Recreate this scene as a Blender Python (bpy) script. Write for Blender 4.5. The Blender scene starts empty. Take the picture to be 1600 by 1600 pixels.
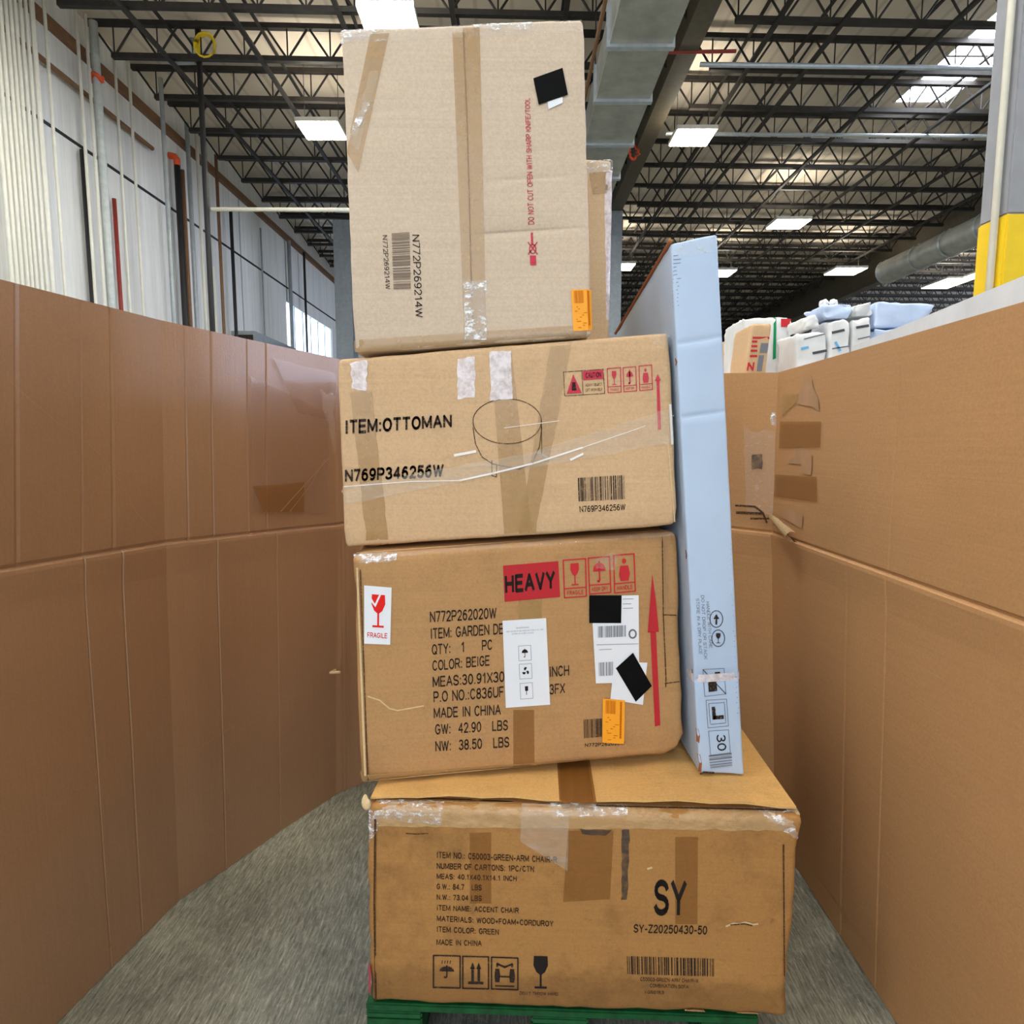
import bpy, bmesh, math, random
from mathutils import Vector, Matrix, noise
C = bpy.context.scene.collection
random.seed(7)
# ------------------------------------------------------------------ camera, world, lights, exposure
PITCH = math.atan(.11); CP, SP = math.cos(PITCH), math.sin(PITCH); H = 1.53
cd = bpy.data.cameras.new('camera'); cam = bpy.data.objects.new('camera', cd); C.objects.link(cam)
cam.location = (0, 0, H); cam.rotation_euler = (math.pi/2 - PITCH, 0, 0)
cd.sensor_width = 36; cd.lens = 22.5; cd.clip_start = .02; cd.clip_end = 300
S = bpy.context.scene; S.camera = cam
S.view_settings.view_transform = 'Standard'; S.view_settings.look = 'None'
S.view_settings.exposure = 0.0; S.view_settings.gamma = 1
W = bpy.data.worlds.new('daylight'); S.world = W; W.use_nodes = True
W.node_tree.nodes['Background'].inputs[0].default_value = (.80, .90, 1, 1)
W.node_tree.nodes['Background'].inputs[1].default_value = 0.62

def area(name, loc, rot, size, power, col):
    l = bpy.data.lights.new(name, 'AREA'); l.shape = 'RECTANGLE'; l.size, l.size_y = size; l.energy = power; l.color = col
    o = bpy.data.objects.new(name, l); C.objects.link(o); o.location = loc; o.rotation_euler = rot; return o
# assumed daylight from behind the camera, an added area light; no doors built
area('assumed_rear_daylight', (-2.2, -6.5, 3.8), (math.radians(80), 0, 0), (7, 4.5), 400, (.86, .93, 1))
LAMP_E = 34.0

# ------------------------------------------------------------------ measuring helpers (photo measurement -> place in the hall)
def ray(x, y):
    a, b = (x-800)/1000, (800-y)/1000
    return Vector((a, CP + b*SP, -SP + b*CP))
O = Vector((0, 0, H))
def onY(x, y, Y): r = ray(x, y); return O + r*(Y/r.y)
def onZ(x, y, Z): r = ray(x, y); return O + r*((Z-H)/r.z)
def onX(x, y, X): r = ray(x, y); return O + r*(X/r.x)

# ------------------------------------------------------------------ objects
def settag(o, label=None, cat=None, group=None, kind=None):
    if label: o['label'] = label
    if cat: o['category'] = cat
    if group: o['group'] = group
    if kind: o['kind'] = kind
    return o
def thing(name, label, cat, loc, group=None):
    o = bpy.data.objects.new(name, None); C.objects.link(o); o.location = loc; o.empty_display_size = .1
    return settag(o, label, cat, group)
def rootloc(p):
    v = Vector((0, 0, 0))
    while p is not None: v += p.location; p = p.parent
    return v
def link(name, bm, mat, parent=None, smooth=False, label=None):
    """link a bmesh given in world coordinates as one mesh object"""
    base = rootloc(parent)
    if base.length: bmesh.ops.translate(bm, verts=bm.verts, vec=-base)
    me = bpy.data.meshes.new(name); bm.to_mesh(me); bm.free()
    if smooth:
        for p in me.polygons: p.use_smooth = True
    me.materials.append(mat)
    o = bpy.data.objects.new(name, me); C.objects.link(o); o.parent = parent
    if label: o['label'] = label
    return o
def struct(name, bm, mat, label=None):
    o = link(name, bm, mat); o['kind'] = 'structure'
    if label: o['label'] = label
    return o
def dup(root, loc, label=None, group=None):
    r = root.copy(); C.objects.link(r); r.location = loc
    if label: r['label'] = label
    if group: r['group'] = group
    for ch in list(root.children):
        c = ch.copy(); C.objects.link(c); c.parent = r
        for g in ch.children:
            d = g.copy(); C.objects.link(d); d.parent = c
    return r
def BM(): return bmesh.new()
def box(bm, a, b):
    x0, y0, z0 = a; x1, y1, z1 = b
    v = [bm.verts.new(p) for p in ((x0,y0,z0),(x1,y0,z0),(x1,y1,z0),(x0,y1,z0),(x0,y0,z1),(x1,y0,z1),(x1,y1,z1),(x0,y1,z1))]
    for f in ((3,2,1,0),(4,5,6,7),(0,1,5,4),(1,2,6,5),(2,3,7,6),(3,0,4,7)): bm.faces.new([v[i] for i in f])
    return bm
def bevbox(bm, a, b, w=.004):
    t = box(bmesh.new(), a, b); bmesh.ops.bevel(t, geom=t.edges[:], offset=w, segments=2, affect='EDGES')
    me = bpy.data.meshes.new('t'); t.to_mesh(me); t.free(); bm.from_mesh(me); bpy.data.meshes.remove(me); return bm
def tube(bm, pts, r, n=8, caps=True):
    pts = [Vector(p) for p in pts]; rings = []
    for i, p in enumerate(pts):
        d = (pts[min(i+1, len(pts)-1)] - pts[max(i-1, 0)]).normalized()
        u = d.cross(Vector((0, 0, 1)) if abs(d.z) < .9 else Vector((1, 0, 0))).normalized(); w = d.cross(u)
        rings.append([bm.verts.new(p + (u*math.cos(2*math.pi*k/n) + w*math.sin(2*math.pi*k/n))*r) for k in range(n)])
    for a, b in zip(rings, rings[1:]):
        for k in range(n): bm.faces.new((a[k], a[(k+1) % n], b[(k+1) % n], b[k]))
    if caps: bm.faces.new(rings[0][::-1]); bm.faces.new(rings[-1])
    return bm

# ------------------------------------------------------------------ materials
def lin(c): return tuple((v/255/12.92 if v/255 <= .04045 else ((v/255+.055)/1.055)**2.4) for v in c) + (1,)
class N:
    def __init__(s, name):
        s.m = bpy.data.materials.new(name); s.m.use_nodes = True; s.t = s.m.node_tree; s.b = s.t.nodes['Principled BSDF']
    def n(s, typ, ins=None, **kw):
        x = s.t.nodes.new(typ)
        for k, v in kw.items(): setattr(x, k, v)
        for k, v in (ins or {}).items():
            if isinstance(v, bpy.types.NodeSocket): s.t.links.new(v, x.inputs[k])
            else: x.inputs[k].default_value = v
        return x
    def set(s, **kw):
        for k, v in kw.items():
            k = k.replace('_', ' ')
            if isinstance(v, bpy.types.NodeSocket): s.t.links.new(v, s.b.inputs[k])
            else: s.b.inputs[k].default_value = v
        return s
    def coord(s, scale=(1, 1, 1), rot=(0, 0, 0)):
        c = s.n('ShaderNodeTexCoord'); return s.n('ShaderNodeMapping', {0: c.outputs['Object'], 'Scale': scale, 'Rotation': rot}).outputs[0]
    def noise(s, vec, scale, detail=4, rough=.6):
        return s.n('ShaderNodeTexNoise', {'Vector': vec, 'Scale': scale, 'Detail': detail, 'Roughness': rough}).outputs[0]
    def ramp(s, fac, *stops):
        r = s.n('ShaderNodeValToRGB', {0: fac}); e = r.color_ramp.elements
        while len(e) < len(stops): e.new(.5)
        for q, (p, c) in zip(e, stops): q.position = p; q.color = c if not isinstance(c, (int, float)) else (c, c, c, 1)
        return r.outputs[0]
    def mix(s, fac, a, b, mode='MIX'):
        x = s.n('ShaderNodeMix', data_type='RGBA', blend_type=mode)
        for i, v in ((0, fac), (6, a), (7, b)):
            if isinstance(v, bpy.types.NodeSocket): s.t.links.new(v, x.inputs[i])
            else: x.inputs[i].default_value = v
        return x.outputs[2]
    def bump(s, h, strength, dist=.002): return s.n('ShaderNodeBump', {'Height': h, 'Strength': strength, 'Distance': dist}).outputs[0]
def plain(name, rgb, rough=.6, metal=0, var=.12, scale=8, bump=0, spec=None):
    k = N(name); v = k.coord(); f = k.noise(v, scale)
    c = lin(rgb); lo = tuple(x*(1-var) for x in c[:3]) + (1,); hi = tuple(min(1, x*(1+var)) for x in c[:3]) + (1,)
    k.set(Base_Color=k.ramp(f, (.3, lo), (.7, hi)), Roughness=rough, Metallic=metal)
    if spec is not None: k.set(Specular_IOR_Level=spec)
    if bump: k.set(Normal=k.bump(k.noise(v, scale*6), bump))
    return k.m
def kraft(name, rgb, lines=(1, 1, 90), dirt=0, dirtcol=(70, 52, 34), floor_dirt=0, var=.08, rough=.72, spec=.25):
    k = N(name); v = k.coord(); c = lin(rgb)
    sc = lambda q: tuple(min(1, x*q) for x in c[:3]) + (1,)
    big = k.noise(v, 3.0, 3); fib = k.noise(v, 160, 3); st = k.noise(k.coord(lines), 2.2, 3, .7)
    col = k.ramp(big, (.3, sc(1-var)), (.7, sc(1+var)))
    col = k.mix(.5, col, k.ramp(st, (.3, sc(.86)), (.5, sc(1)), (.7, sc(1.12))))
    col = k.mix(.35, col, k.ramp(fib, (.35, sc(.8)), (.65, sc(1.16))))
    if dirt:
        m = k.ramp(k.noise(v, 7, 8, .72), (.5, 0), (.72, dirt)); col = k.mix(m, col, lin(dirtcol))
        m2 = k.ramp(k.noise(k.coord((6, 6, 14)), 4, 8, .8), (.58, 0), (.7, dirt)); col = k.mix(m2, col, lin(dirtcol))
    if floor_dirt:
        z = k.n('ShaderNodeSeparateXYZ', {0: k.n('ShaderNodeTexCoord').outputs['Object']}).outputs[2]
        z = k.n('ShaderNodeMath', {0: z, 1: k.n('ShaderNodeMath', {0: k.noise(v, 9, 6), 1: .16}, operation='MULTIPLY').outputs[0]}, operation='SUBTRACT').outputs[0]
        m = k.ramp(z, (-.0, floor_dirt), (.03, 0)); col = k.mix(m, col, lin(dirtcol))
    k.set(Base_Color=col, Roughness=rough, Specular_IOR_Level=spec)
    h = k.n('ShaderNodeMath', {0: st, 1: fib}, operation='ADD').outputs[0]
    k.set(Normal=k.bump(h, .25, .0015)); return k.m
def film(name, rgb, alpha, rough=.15, bump=.5, scale=60, stretch=(1, 1, 1), patch=None):
    k = N(name); v = k.coord(stretch); f = k.noise(v, scale, 4)
    k.set(Base_Color=lin(rgb), Roughness=rough, Specular_IOR_Level=.55, Normal=k.bump(f, bump, .004))
    a = alpha
    if patch: a = k.ramp(k.noise(v, patch[0], 6, .7), (patch[1], alpha), (patch[2], patch[3]))
    k.set(Alpha=a); return k.m
def ink(name, rgb, wear=0, scale=120):
    k = N(name); k.set(Base_Color=lin(rgb), Roughness=.75, Specular_IOR_Level=.15)
    if wear: k.set(Alpha=k.ramp(k.noise(k.coord(), scale, 4, .7), (.27+.2*wear, .25), (.36+.2*wear, 1)))
    return k.m
def emit(name, rgb, e):
    k = N(name); k.set(Base_Color=lin(rgb), Emission_Color=lin(rgb), Emission_Strength=e); return k.m

M = dict(
    d=kraft('kraft_pale', (204, 184, 162), (1, 1, 60)), c=kraft('kraft_tan', (206, 172, 133), (1, 1, 70), dirt=.12),
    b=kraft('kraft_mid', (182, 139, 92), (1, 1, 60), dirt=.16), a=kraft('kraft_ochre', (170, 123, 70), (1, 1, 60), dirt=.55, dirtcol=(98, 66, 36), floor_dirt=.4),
    a_flap=kraft('kraft_ochre_lit', (218, 172, 106), (1, 40, 1), dirt=.2), e=kraft('kraft_rear', (205, 178, 142), (1, 1, 50)),  # a_flap: lighter copy of the ochre kraft, overhead light put into its colour
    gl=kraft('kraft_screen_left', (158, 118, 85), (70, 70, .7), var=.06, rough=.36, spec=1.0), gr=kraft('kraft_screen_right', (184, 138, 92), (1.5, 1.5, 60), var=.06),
    edge=kraft('kraft_torn_lit', (214, 186, 142), (30, 30, 30)),
    tape=film('tape_brown', (188, 150, 96), .5, .2, .25, 30, patch=(14, .45, .7, .68)),
    tape_d=film('tape_brown_dark', (150, 98, 44), .5, .25, .3, 30), tape_gray=film('tape_grimy', (70, 62, 56), .75, .5, .5, 40, patch=(30, .4, .6, .3)),
    clear=film('tape_clear_glints', (240, 234, 224), .1, .12, 1.0, 45, (1, 1, 1.8), patch=(45, .57, .72, .6)), crinkle_glint=film('tape_crinkle_glints', (250, 250, 250), .16, .15, 1.4, 70, (1, 1, 1.7), patch=(48, .5, .62, .95)),  # white alpha specks paint glints on the clear and crinkled tape
    lilac=film('tape_white_reflection', (238, 228, 232), .85, .25, .5, 40, patch=(40, .42, .7, .35)), wrap=film('stretch_film', (235, 228, 215), .16, .1, .8, 10, (1, 1, 5), patch=(12, .5, .8, .4)),  # lilac: whitish film colour stands in for reflections on tape
    clear_warm=film('tape_clear_warm', (226, 190, 140), .4, .15, .8, 30, (1, 1, 2.5), patch=(16, .45, .75, .7)), sheen=film('tape_glossy', (170, 130, 105), .28, .1, .25, 12), film_glint=film('film_glint', (250, 248, 245), .85, .1, .6, 50),
    ink=ink('ink_black', (38, 32, 30)), ink_w=ink('ink_black_worn', (52, 40, 34), .35, 200), ink_f=ink('ink_brown_faded', (72, 50, 32), .6, 240),
    red=ink('ink_red', (196, 50, 56)), red_w=ink('ink_red_worn', (200, 66, 84), .45, 220), redfill=ink('ink_red_panel', (186, 48, 54), .05, 200), pink=ink('ink_red_pale', (206, 110, 110)),
    greyink=ink('ink_grey', (120, 122, 130)), greyw=ink('ink_grey_bars', (128, 112, 98)),
    black=plain('black_vinyl', (10, 10, 11), .7, var=.3, scale=30, spec=.1), white=plain('label_paper', (232, 234, 240), .55, var=.03), orange=plain('orange_paper', (250, 165, 30), .6, var=.05), orange_ink=ink('ink_orange_dark', (200, 110, 10)), redsolid=ink('ink_red_bright', (226, 40, 34)),
    wbox=plain('white_board', (180, 200, 226), .5, var=.05, scale=5, bump=.1), wside=plain('white_board_side', (205, 203, 208), .6, var=.06, scale=6), rust=kraft('board_edge', (150, 92, 58), (30, 30, 30)), crease_w=plain('white_crease', (176, 192, 208), .5),
    green=plain('green_paint', (10, 76, 36), .5, var=.4, scale=30, bump=.4), greend=plain('green_paint_side', (14, 80, 40), .6, var=.3, scale=25, bump=.4),
    steel=plain('dark_steel', (50, 46, 42), .6, .3, var=.25), girder=plain('olive_steel', (92, 84, 68), .6, .2, var=.15), galv=plain('galvanised', (176, 178, 170), .4, .35, var=.2, scale=2.5), seam=plain('galvanised_seam', (205, 214, 222), .35, .6),
    brown=plain('brown_pipe', (128, 92, 62), .6), cream=plain('cream_pipe', (226, 222, 205), .5, var=.05), greyp=plain('grey_conduit', (168, 174, 174), .45, .2), paleg=plain('pale_conduit', (196, 202, 196), .5), fold=plain('fold_line', (176, 134, 96), .7), blackp=plain('black_pipe', (34, 32, 32), .6), redp=plain('red_pipe', (150, 52, 44), .5), orangep=plain('orange_strap', (226, 84, 40), .6), yellowc=plain('yellow_cable', (226, 196, 40), .5),
    colgrey=plain('column_grey', (150, 152, 158), .6, var=.06), colyel=plain('column_yellow', (238, 202, 30), .5, var=.05), postgrey=plain('post_grey', (160, 168, 174), .55, .2), housing=plain('lamp_housing', (215, 212, 200), .5),
    lamp=emit('lamp_diffuser', (255, 249, 232), LAMP_E), added_uplamp=emit('added_uplight_glow', (255, 246, 228), LAMP_E*.95), sky=emit('skylight', (236, 243, 255), 24), assumed_win2=emit('assumed_daylit_glazing', (208, 224, 255), 12), win=emit('bright_window', (214, 232, 255), 3.2),
    parcelw=plain('white_parcel', (225, 226, 226), .45, var=.1, scale=6, bump=.5), parcelb=plain('blue_white_parcel', (196, 214, 244), .35, var=.12, scale=6, bump=.6), bluedot=ink('ink_blue', (110, 180, 226)), greenstrap=ink('green_strap', (30, 140, 90)), dgrey=plain('dark_gap', (70, 70, 78), .7),
)
# concrete floor
k = N('concrete'); v = k.coord((1, 1, 1), (0, 0, .55)); st = k.noise(k.coord((48, 5, 1), (0, 0, -.42)), 3, 7, .8)
big = k.noise(v, 1.1, 6, .65); fine = k.noise(v, 60, 4, .7)
col = k.ramp(st, (.32, lin((76, 76, 70))), (.52, lin((146, 146, 136))), (.7, lin((206, 204, 190))))
col = k.mix(.75, col, k.ramp(big, (.3, lin((60, 60, 54))), (.7, lin((205, 203, 190)))), 'OVERLAY')
col = k.mix(k.ramp(fine, (.55, 0), (.75, .35)), col, lin((196, 190, 168)))
k.set(Base_Color=col, Roughness=.75, Normal=k.bump(st, .4, .004)); M['floor'] = k.m
# painted tilt-up wall
k = N('painted_wall'); st = k.noise(k.coord((1, 3, .15)), 2.5, 5, .7)
z = k.n('ShaderNodeSeparateXYZ', {0: k.n('ShaderNodeTexCoord').outputs['Object']}).outputs[2]
col = k.ramp(st, (.3, lin((218, 215, 206))), (.6, lin((236, 234, 226))))
k.set(Base_Color=col, Roughness=.8, Normal=k.bump(k.noise(k.coord(), 12), .1, .01)); M['wall'] = k.m
# roof deck : ribbed panels
k = N('roof_deck'); c = k.n('ShaderNodeTexCoord').outputs['Object']
wv = k.n('ShaderNodeTexWave', {'Vector': c, 'Scale': .42, 'Distortion': 0}, bands_direction='X').outputs[1]
col = k.mix(k.ramp(k.noise(k.coord((1, .2, 1)), 1.2, 5), (.35, .0), (.7, .5)), lin((228, 216, 198)), lin((206, 190, 168)))
col = k.mix(k.ramp(wv, (.0, .35), (.06, 0)), col, lin((160, 144, 124)))
k.set(Base_Color=col, Roughness=.8); M['deck'] = k.m
M['backwall'] = plain('far_wall', (96, 88, 74), .8, var=.3, scale=.5)

# ------------------------------------------------------------------ room shell
WX = -8.95; DECK = 10.3
struct('floor', box(BM(), (-12, -7, -.2), (48, 82, 0)), M['floor'])
struct('ceiling', box(BM(), (-12, -7, DECK), (48, 82, DECK+.15)), M['deck'])
wb = BM()
Yw0, Yw1 = onX(448, 500, WX).y, onX(519, 530, WX).y
box(wb, (WX-.3, -7, 0), (WX, Yw0, DECK)); box(wb, (WX-.3, Yw1, 0), (WX, 82, DECK)); box(wb, (WX-.3, Yw0, 7.05), (WX, Yw1, DECK)); box(wb, (WX-.3, Yw0, 0), (WX, Yw1, 3.2))
struct('wall_left', wb, M['wall'])
struct('wall_back', box(BM(), (-12, 80, 0), (48, 80.3, DECK)), M['backwall'])
struct('wall_right', box(BM(), (46, -7, 0), (46.3, 80, DECK)), M['backwall'])
wn = struct('window_1', box(BM(), (WX-.2, Yw0, 3.2), (WX-.16, Yw1, 7.05)), M['win'])
n = 6
for i in range(n+1):
    y = Yw0 + (Yw1-Yw0)*i/n; link('mullion', box(BM(), (WX-.15, y-.05, 3.2), (WX-.05, y+.05, 7.05)), M['seam'], wn)
struct('trim_1', box(BM(), (WX, -6, 9.42), (WX+.12, 79, 9.62)), M['brown'])
struct('trim_2', box(BM(), (WX+.001, -6, 7.58), (WX+.02, 60, 7.64)), M['steel'])
for i, yy in enumerate((7.4, 14.6, 21.9, 38)): struct('trim_%d' % (3+i), box(BM(), (WX+.001, yy-.03, 0), (WX+.012, yy+.03, 9.4)), M['greyp'])
w2 = struct('assumed_window_2', box(BM(), (45.9, -5, 2.5), (45.95, 48, 9.4)), M['assumed_win2'])  # assumed window out of view, added to light the left wall and sheet
for i in range(28):
    y = -5 + 53*i/27; link('mullion', box(BM(), (45.8, y-.06, 2.5), (45.89, y+.06, 9.4)), M['seam'], w2)
# skylight opening glazing
def skylight(x0, y0, x1, y1, label, group=None):
    sl = thing('skylight', label, 'skylight', (x0, y0, DECK-.04), group)
    link('glazing', box(BM(), (x0, y0, DECK-.035), (x1, y1, DECK-.015)), M['sky'], sl)
    fr = BM(); box(fr, (x0-.05, y0-.05, DECK-.06), (x0, y1+.05, DECK)); box(fr, (x1, y0-.05, DECK-.06), (x1+.05, y1+.05, DECK)); box(fr, (x0-.05, (y0+y1)/2-.04, DECK-.06), (x1+.05, (y0+y1)/2+.04, DECK))
    link('frame', fr, M['housing'], sl)
skylight(9.9, 13.6, 11.2, 17.6, 'bright rectangular skylight in the roof deck near the yellow and grey column')
for x, y in ((-3.4, 7), (-3.4, 0), (10, 2)): skylight(x, y, x+1.3, y+4, 'unseen roof skylight added overhead for light', 'added skylights overhead')  # unseen skylights, added to brighten the left wall and carton tops

# ------------------------------------------------------------------ roof joists
ZB, ZT = 9.5, 10.14
SL = .035
def joist(name, L, label, group):
    r = thing(name, label, 'joist', (0, 0, 0), group); r.rotation_euler[2] = math.atan(SL)
    link('top_chord', box(BM(), (0, -.06, ZT-.05), (L, .06, ZT+.05)), M['steel'], r)
    link('bottom_chord', box(BM(), (.5, -.055, ZB-.05), (L-.5, .055, ZB+.05)), M['steel'], r)
    w = BM(); h = .445; i = 0; x = .1
    while x + h < L - .05:
        a, b = (ZT, ZB) if i % 2 == 0 else (ZB, ZT)
        tube(w, [(x, 0, a), (x+h, 0, b)], .024, 5)
        if i % 2 == 0: tube(w, [(x+h, 0, ZB), (x+h, 0, ZT)], .016, 4)
        x += h; i += 1
    link('web', w, M['steel'], r); return r
bays = [(WX+.14, 12.2, 'roof_joist', 'dark open web roof joist between the white left wall and the main girder', 'roof joists over the left bay'),
        (3.75, 12.7, 'roof_joist', 'dark open web roof joist between the main girder and the far right girder', 'roof joists over the middle bay'),
        (16.95, 13.2, 'roof_joist', 'dark open web roof joist beyond the far right girder', 'roof joists over the far right bay')]
Ys = [8*(1.62+.2*i)+1.2 - 1.2 for i in range(-4, 34)]
for bi, (x0, L, nm, lb, gp) in enumerate(bays):
    proto = None
    for y in Ys:
        if bi == 2 and (y < 26): continue
        if bi == 1 and y < 11: continue
        yy = y + SL*x0
        if proto is None: proto = joist(nm, L, lb, gp); proto.location = (x0, yy, 0)
        else: dup(proto, (x0, yy, 0))
# bridging rods running down the hall
proto = None
for x in (-7.1, -5.2, -3.2, -1.1, 1.0, 5.0, 6.25, 8.35, 10.6, 12.8, 14.9):
    if proto is None:
        proto = thing('bridging_rod', 'thin dark bridging rod running down the hall under the roof joists', 'rod', (x, 0, 0), 'bridging rods under the joists')
        b = BM(); box(b, (x-.045, 6, ZB-.13), (x+.045, 74, ZB-.07)); link('bottom_bar', b, M['steel'], proto)
        b = BM(); box(b, (x-.03, 6, ZT-.13), (x+.03, 74, ZT-.09)); link('top_bar', b, M['steel'], proto)
        proto.location = (x, 0, 0)
    else: dup(proto, (x, 0, 0))
def girder(x0, x1, z0, z1, label, name='roof_girder'):
    r = thing(name, label, 'girder', (x0, 3, z0)); xm = (x0+x1)/2
    link('bottom_flange', box(BM(), (x0, 3, z0), (x1, 78, z0+.06)), M['girder'], r)
    link('top_flange', box(BM(), (x0, 3, z1-.06), (x1, 78, z1)), M['girder'], r)
    link('beam_web', box(BM(), (xm-.03, 3, z0+.06), (xm+.03, 78, z1-.06)), M['girder'], r); return r
girder(3.28, 3.68, 9.2, 10.24, 'olive steel main girder running down the hall beside the galvanised duct')
girder(16.5, 16.9, 8.7, 10.24, 'dark steel girder far right above the round duct')
b = BM(); tube(b, [(3.05, 8, 9.3), (3.05, 60, 9.3)], .045); settag(link('sprinkler_main', b, M['brown']), 'thin brown sprinkler main beside the main girder', 'pipe')
b = BM(); pA = onZ(1030, 82, 9.2); pB = onZ(1150, 80, 9.2); tube(b, [pA, pB], .035); settag(link('sprinkler_pipe', b, M['redp']), 'short red sprinkler pipe crossing to the right of the galvanised duct', 'pipe')
for (y, xa, xb, nm) in ((14.2, 3.9, 12.9, 'nearer'), (17.2, 3.9, 15.5, 'farther')):
    b = BM(); tube(b, [(xa, y, 9.3), (xb, y+.2, 9.3)], .05); settag(link('steel_pipe', b, M['greyp'] if nm == 'farther' else M['seam']), '%s grey steel pipe crossing the right bay under the roof joists' % nm, 'pipe')
# orange hanging tag straps
def strap(px, py, Z, label):
    p = onZ(px, py, Z); b = BM(); r = .16
    tube(b, [(p.x + r*math.cos(a)*(1 if i % 2 else .6), p.y + .05*math.sin(3*a), p.z + r*math.sin(a)) for i, a in enumerate([j*.45 for j in range(15)])], .035, 6)
    return settag(link('orange_strap', b, M['orangep'], smooth=True), label, 'strap')
strap(990, 238, 9.1, 'orange strap bundle hanging from the main girder beside the galvanised duct')
# ------------------------------------------------------------------ galvanised duct
r = thing('air_duct', 'galvanised rectangular air duct with bright seam bands right of the top carton', 'duct', (1.6, 8, 8))
link('duct_body', box(BM(), (1.6, 8, 8.0), (2.62, 26, 8.62)), M['galv'], r)
for y in (9.6, 11.3, 13.0, 14.8, 16.6, 18.4, 20.2, 22, 23.8):
    b = BM(); box(b, (1.55, y-.06, 7.95), (2.67, y+.06, 8.0)); box(b, (1.55, y-.06, 8.0), (1.6, y+.06, 8.67)); box(b, (2.62, y-.06, 8.0), (2.67, y+.06, 8.67)); link('seam_band', b, M['seam'], r)
b = BM()
for y in (9.5, 12.9, 16.5, 20.1, 23.7):
    for x in (1.57, 2.65): tube(b, [(x, y, 8.6), (x, y, 10.2)], .012, 5)
link('hanger_rod', b, M['steel'], r)
b = BM(); tube(b, [(1.42, 6, 8.2), (1.42, 26, 8.2)], .035); settag(link('conduit_run', b, M['brown']), 'tan conduit running along the left edge of the galvanised duct', 'conduit')
# round spiral duct
r = thing('round_duct', 'round spiral metal duct lit at its open end above the white parcels', 'duct', (14.6, 20, 8))
bd = BM(); pts = [(14.3 + .5*0, y, 8.0) for y in (16, 20.5, 25.2)]
tube(bd, [(14.4, y, 8.0) for y in (16, 18, 20, 22, 24, 25.4)], .43, 20, False); bmesh.ops.recalc_face_normals(bd, faces=bd.faces); link('duct_body', bd, M['galv'], r, True)
for y in (17, 18.6, 20.2, 21.8, 23.4, 25.4): link('duct_collar', tube(BM(), [(14.4, y-.05, 8), (14.4, y+.05, 8)], .455, 20, False), M['seam'], r, True)

# ------------------------------------------------------------------ high bay lamps
def lamp(px, py, w, dd, label, Z=8.7, group=None):
    p = onZ(px, py, Z); w *= .947; dd *= .947
    r = thing('high_bay_lamp', label, 'lamp', p)
    b = BM(); box(b, (p.x-w/2, p.y-dd/2, p.z), (p.x+w/2, p.y+dd/2, p.z+.09)); link('lamp_housing', b, M['housing'], r)
    n = 2 if py < 60 else 1
    if n == 1: link('diffuser', box(BM(), (p.x-w/2+.03, p.y-dd/2+.03, p.z-.02), (p.x+w/2-.03, p.y+dd/2-.03, p.z-.001)), M['lamp'], r)
    else:
        for a, bb in ((-w/2+.03, w*.13), (w*.2, w/2-.03)): link('diffuser', box(BM(), (p.x+a, p.y-dd/2+.03, p.z-.02), (p.x+bb, p.y+dd/2-.03, p.z-.001)), M['lamp'], r)
    link('added_uplight', box(BM(), (p.x-w*.35, p.y-dd*.3, p.z+.092), (p.x+w*.35, p.y+dd*.3, p.z+.1)), M['added_uplamp'], r)  # glowing top panel added to brighten the roof deck
    for sx in (-1, 1): link('hanger_cable', tube(BM(), [(p.x+sx*w*.4, p.y, p.z+.09), (p.x+sx*w*.4, p.y, DECK-.02)], .008, 5), M['steel'], r)
    return r
lamp(503, 204, 1.03, .95, 'white rectangular lamp left of the top carton')
lamp(608, 33, 1.02, .8, 'two-pane white lamp peeking above the top left corner of the top carton')
lamp(1082, 215, 1.0, .92, 'white rectangular lamp right of the galvanised duct, nearest on that side')
lamp(1232, 350, 1.22, 1.0, 'white rectangular lamp second from the duct on the right')
lamp(973, 417, .95, 1.1, 'white rectangular lamp just left of the tall white carton')
lamp(1128, 427, 1.0, 1.2, 'white lamp half hidden behind the tall white carton')
lamp(1321, 424, 1.4, 1.2, 'white rectangular lamp above the white parcels near the far right girder')
lamp(1480, 443, 1.3, 2.0, 'long white lamp strip beneath the round duct')
lamp(1532, 428, .7, 1.2, 'white lamp nearest the yellow column base paint')
for (x, y) in ((-5.2, 9.6), (-5.2, 4.2), (-5.2, -1.5), (.4, 3.2), (.4, -3.5), (6, 9.4), (6, 3.2), (6, -3), (11.5, 8)):  # unseen lamps, added to light the left wall and cartons from above
    r = thing('high_bay_lamp', 'unseen white rectangular lamp added overhead for light', 'lamp', (x, y, 9.1), 'added lamps overhead')
    link('lamp_housing', box(BM(), (x-.6, y-.5, 9.1), (x+.6, y+.5, 9.19)), M['housing'], r); link('diffuser', box(BM(), (x-.57, y-.47, 9.08), (x+.57, y+.47, 9.099)), M['lamp'], r); link('added_uplight', box(BM(), (x-.4, y-.3, 9.192), (x+.4, y+.3, 9.2)), M['added_uplamp'], r)
    for sx in (-1, 1): link('hanger_cable', tube(BM(), [(x+sx*.45, y, 9.19), (x+sx*.45, y, DECK-.02)], .008, 5), M['steel'], r)

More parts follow.
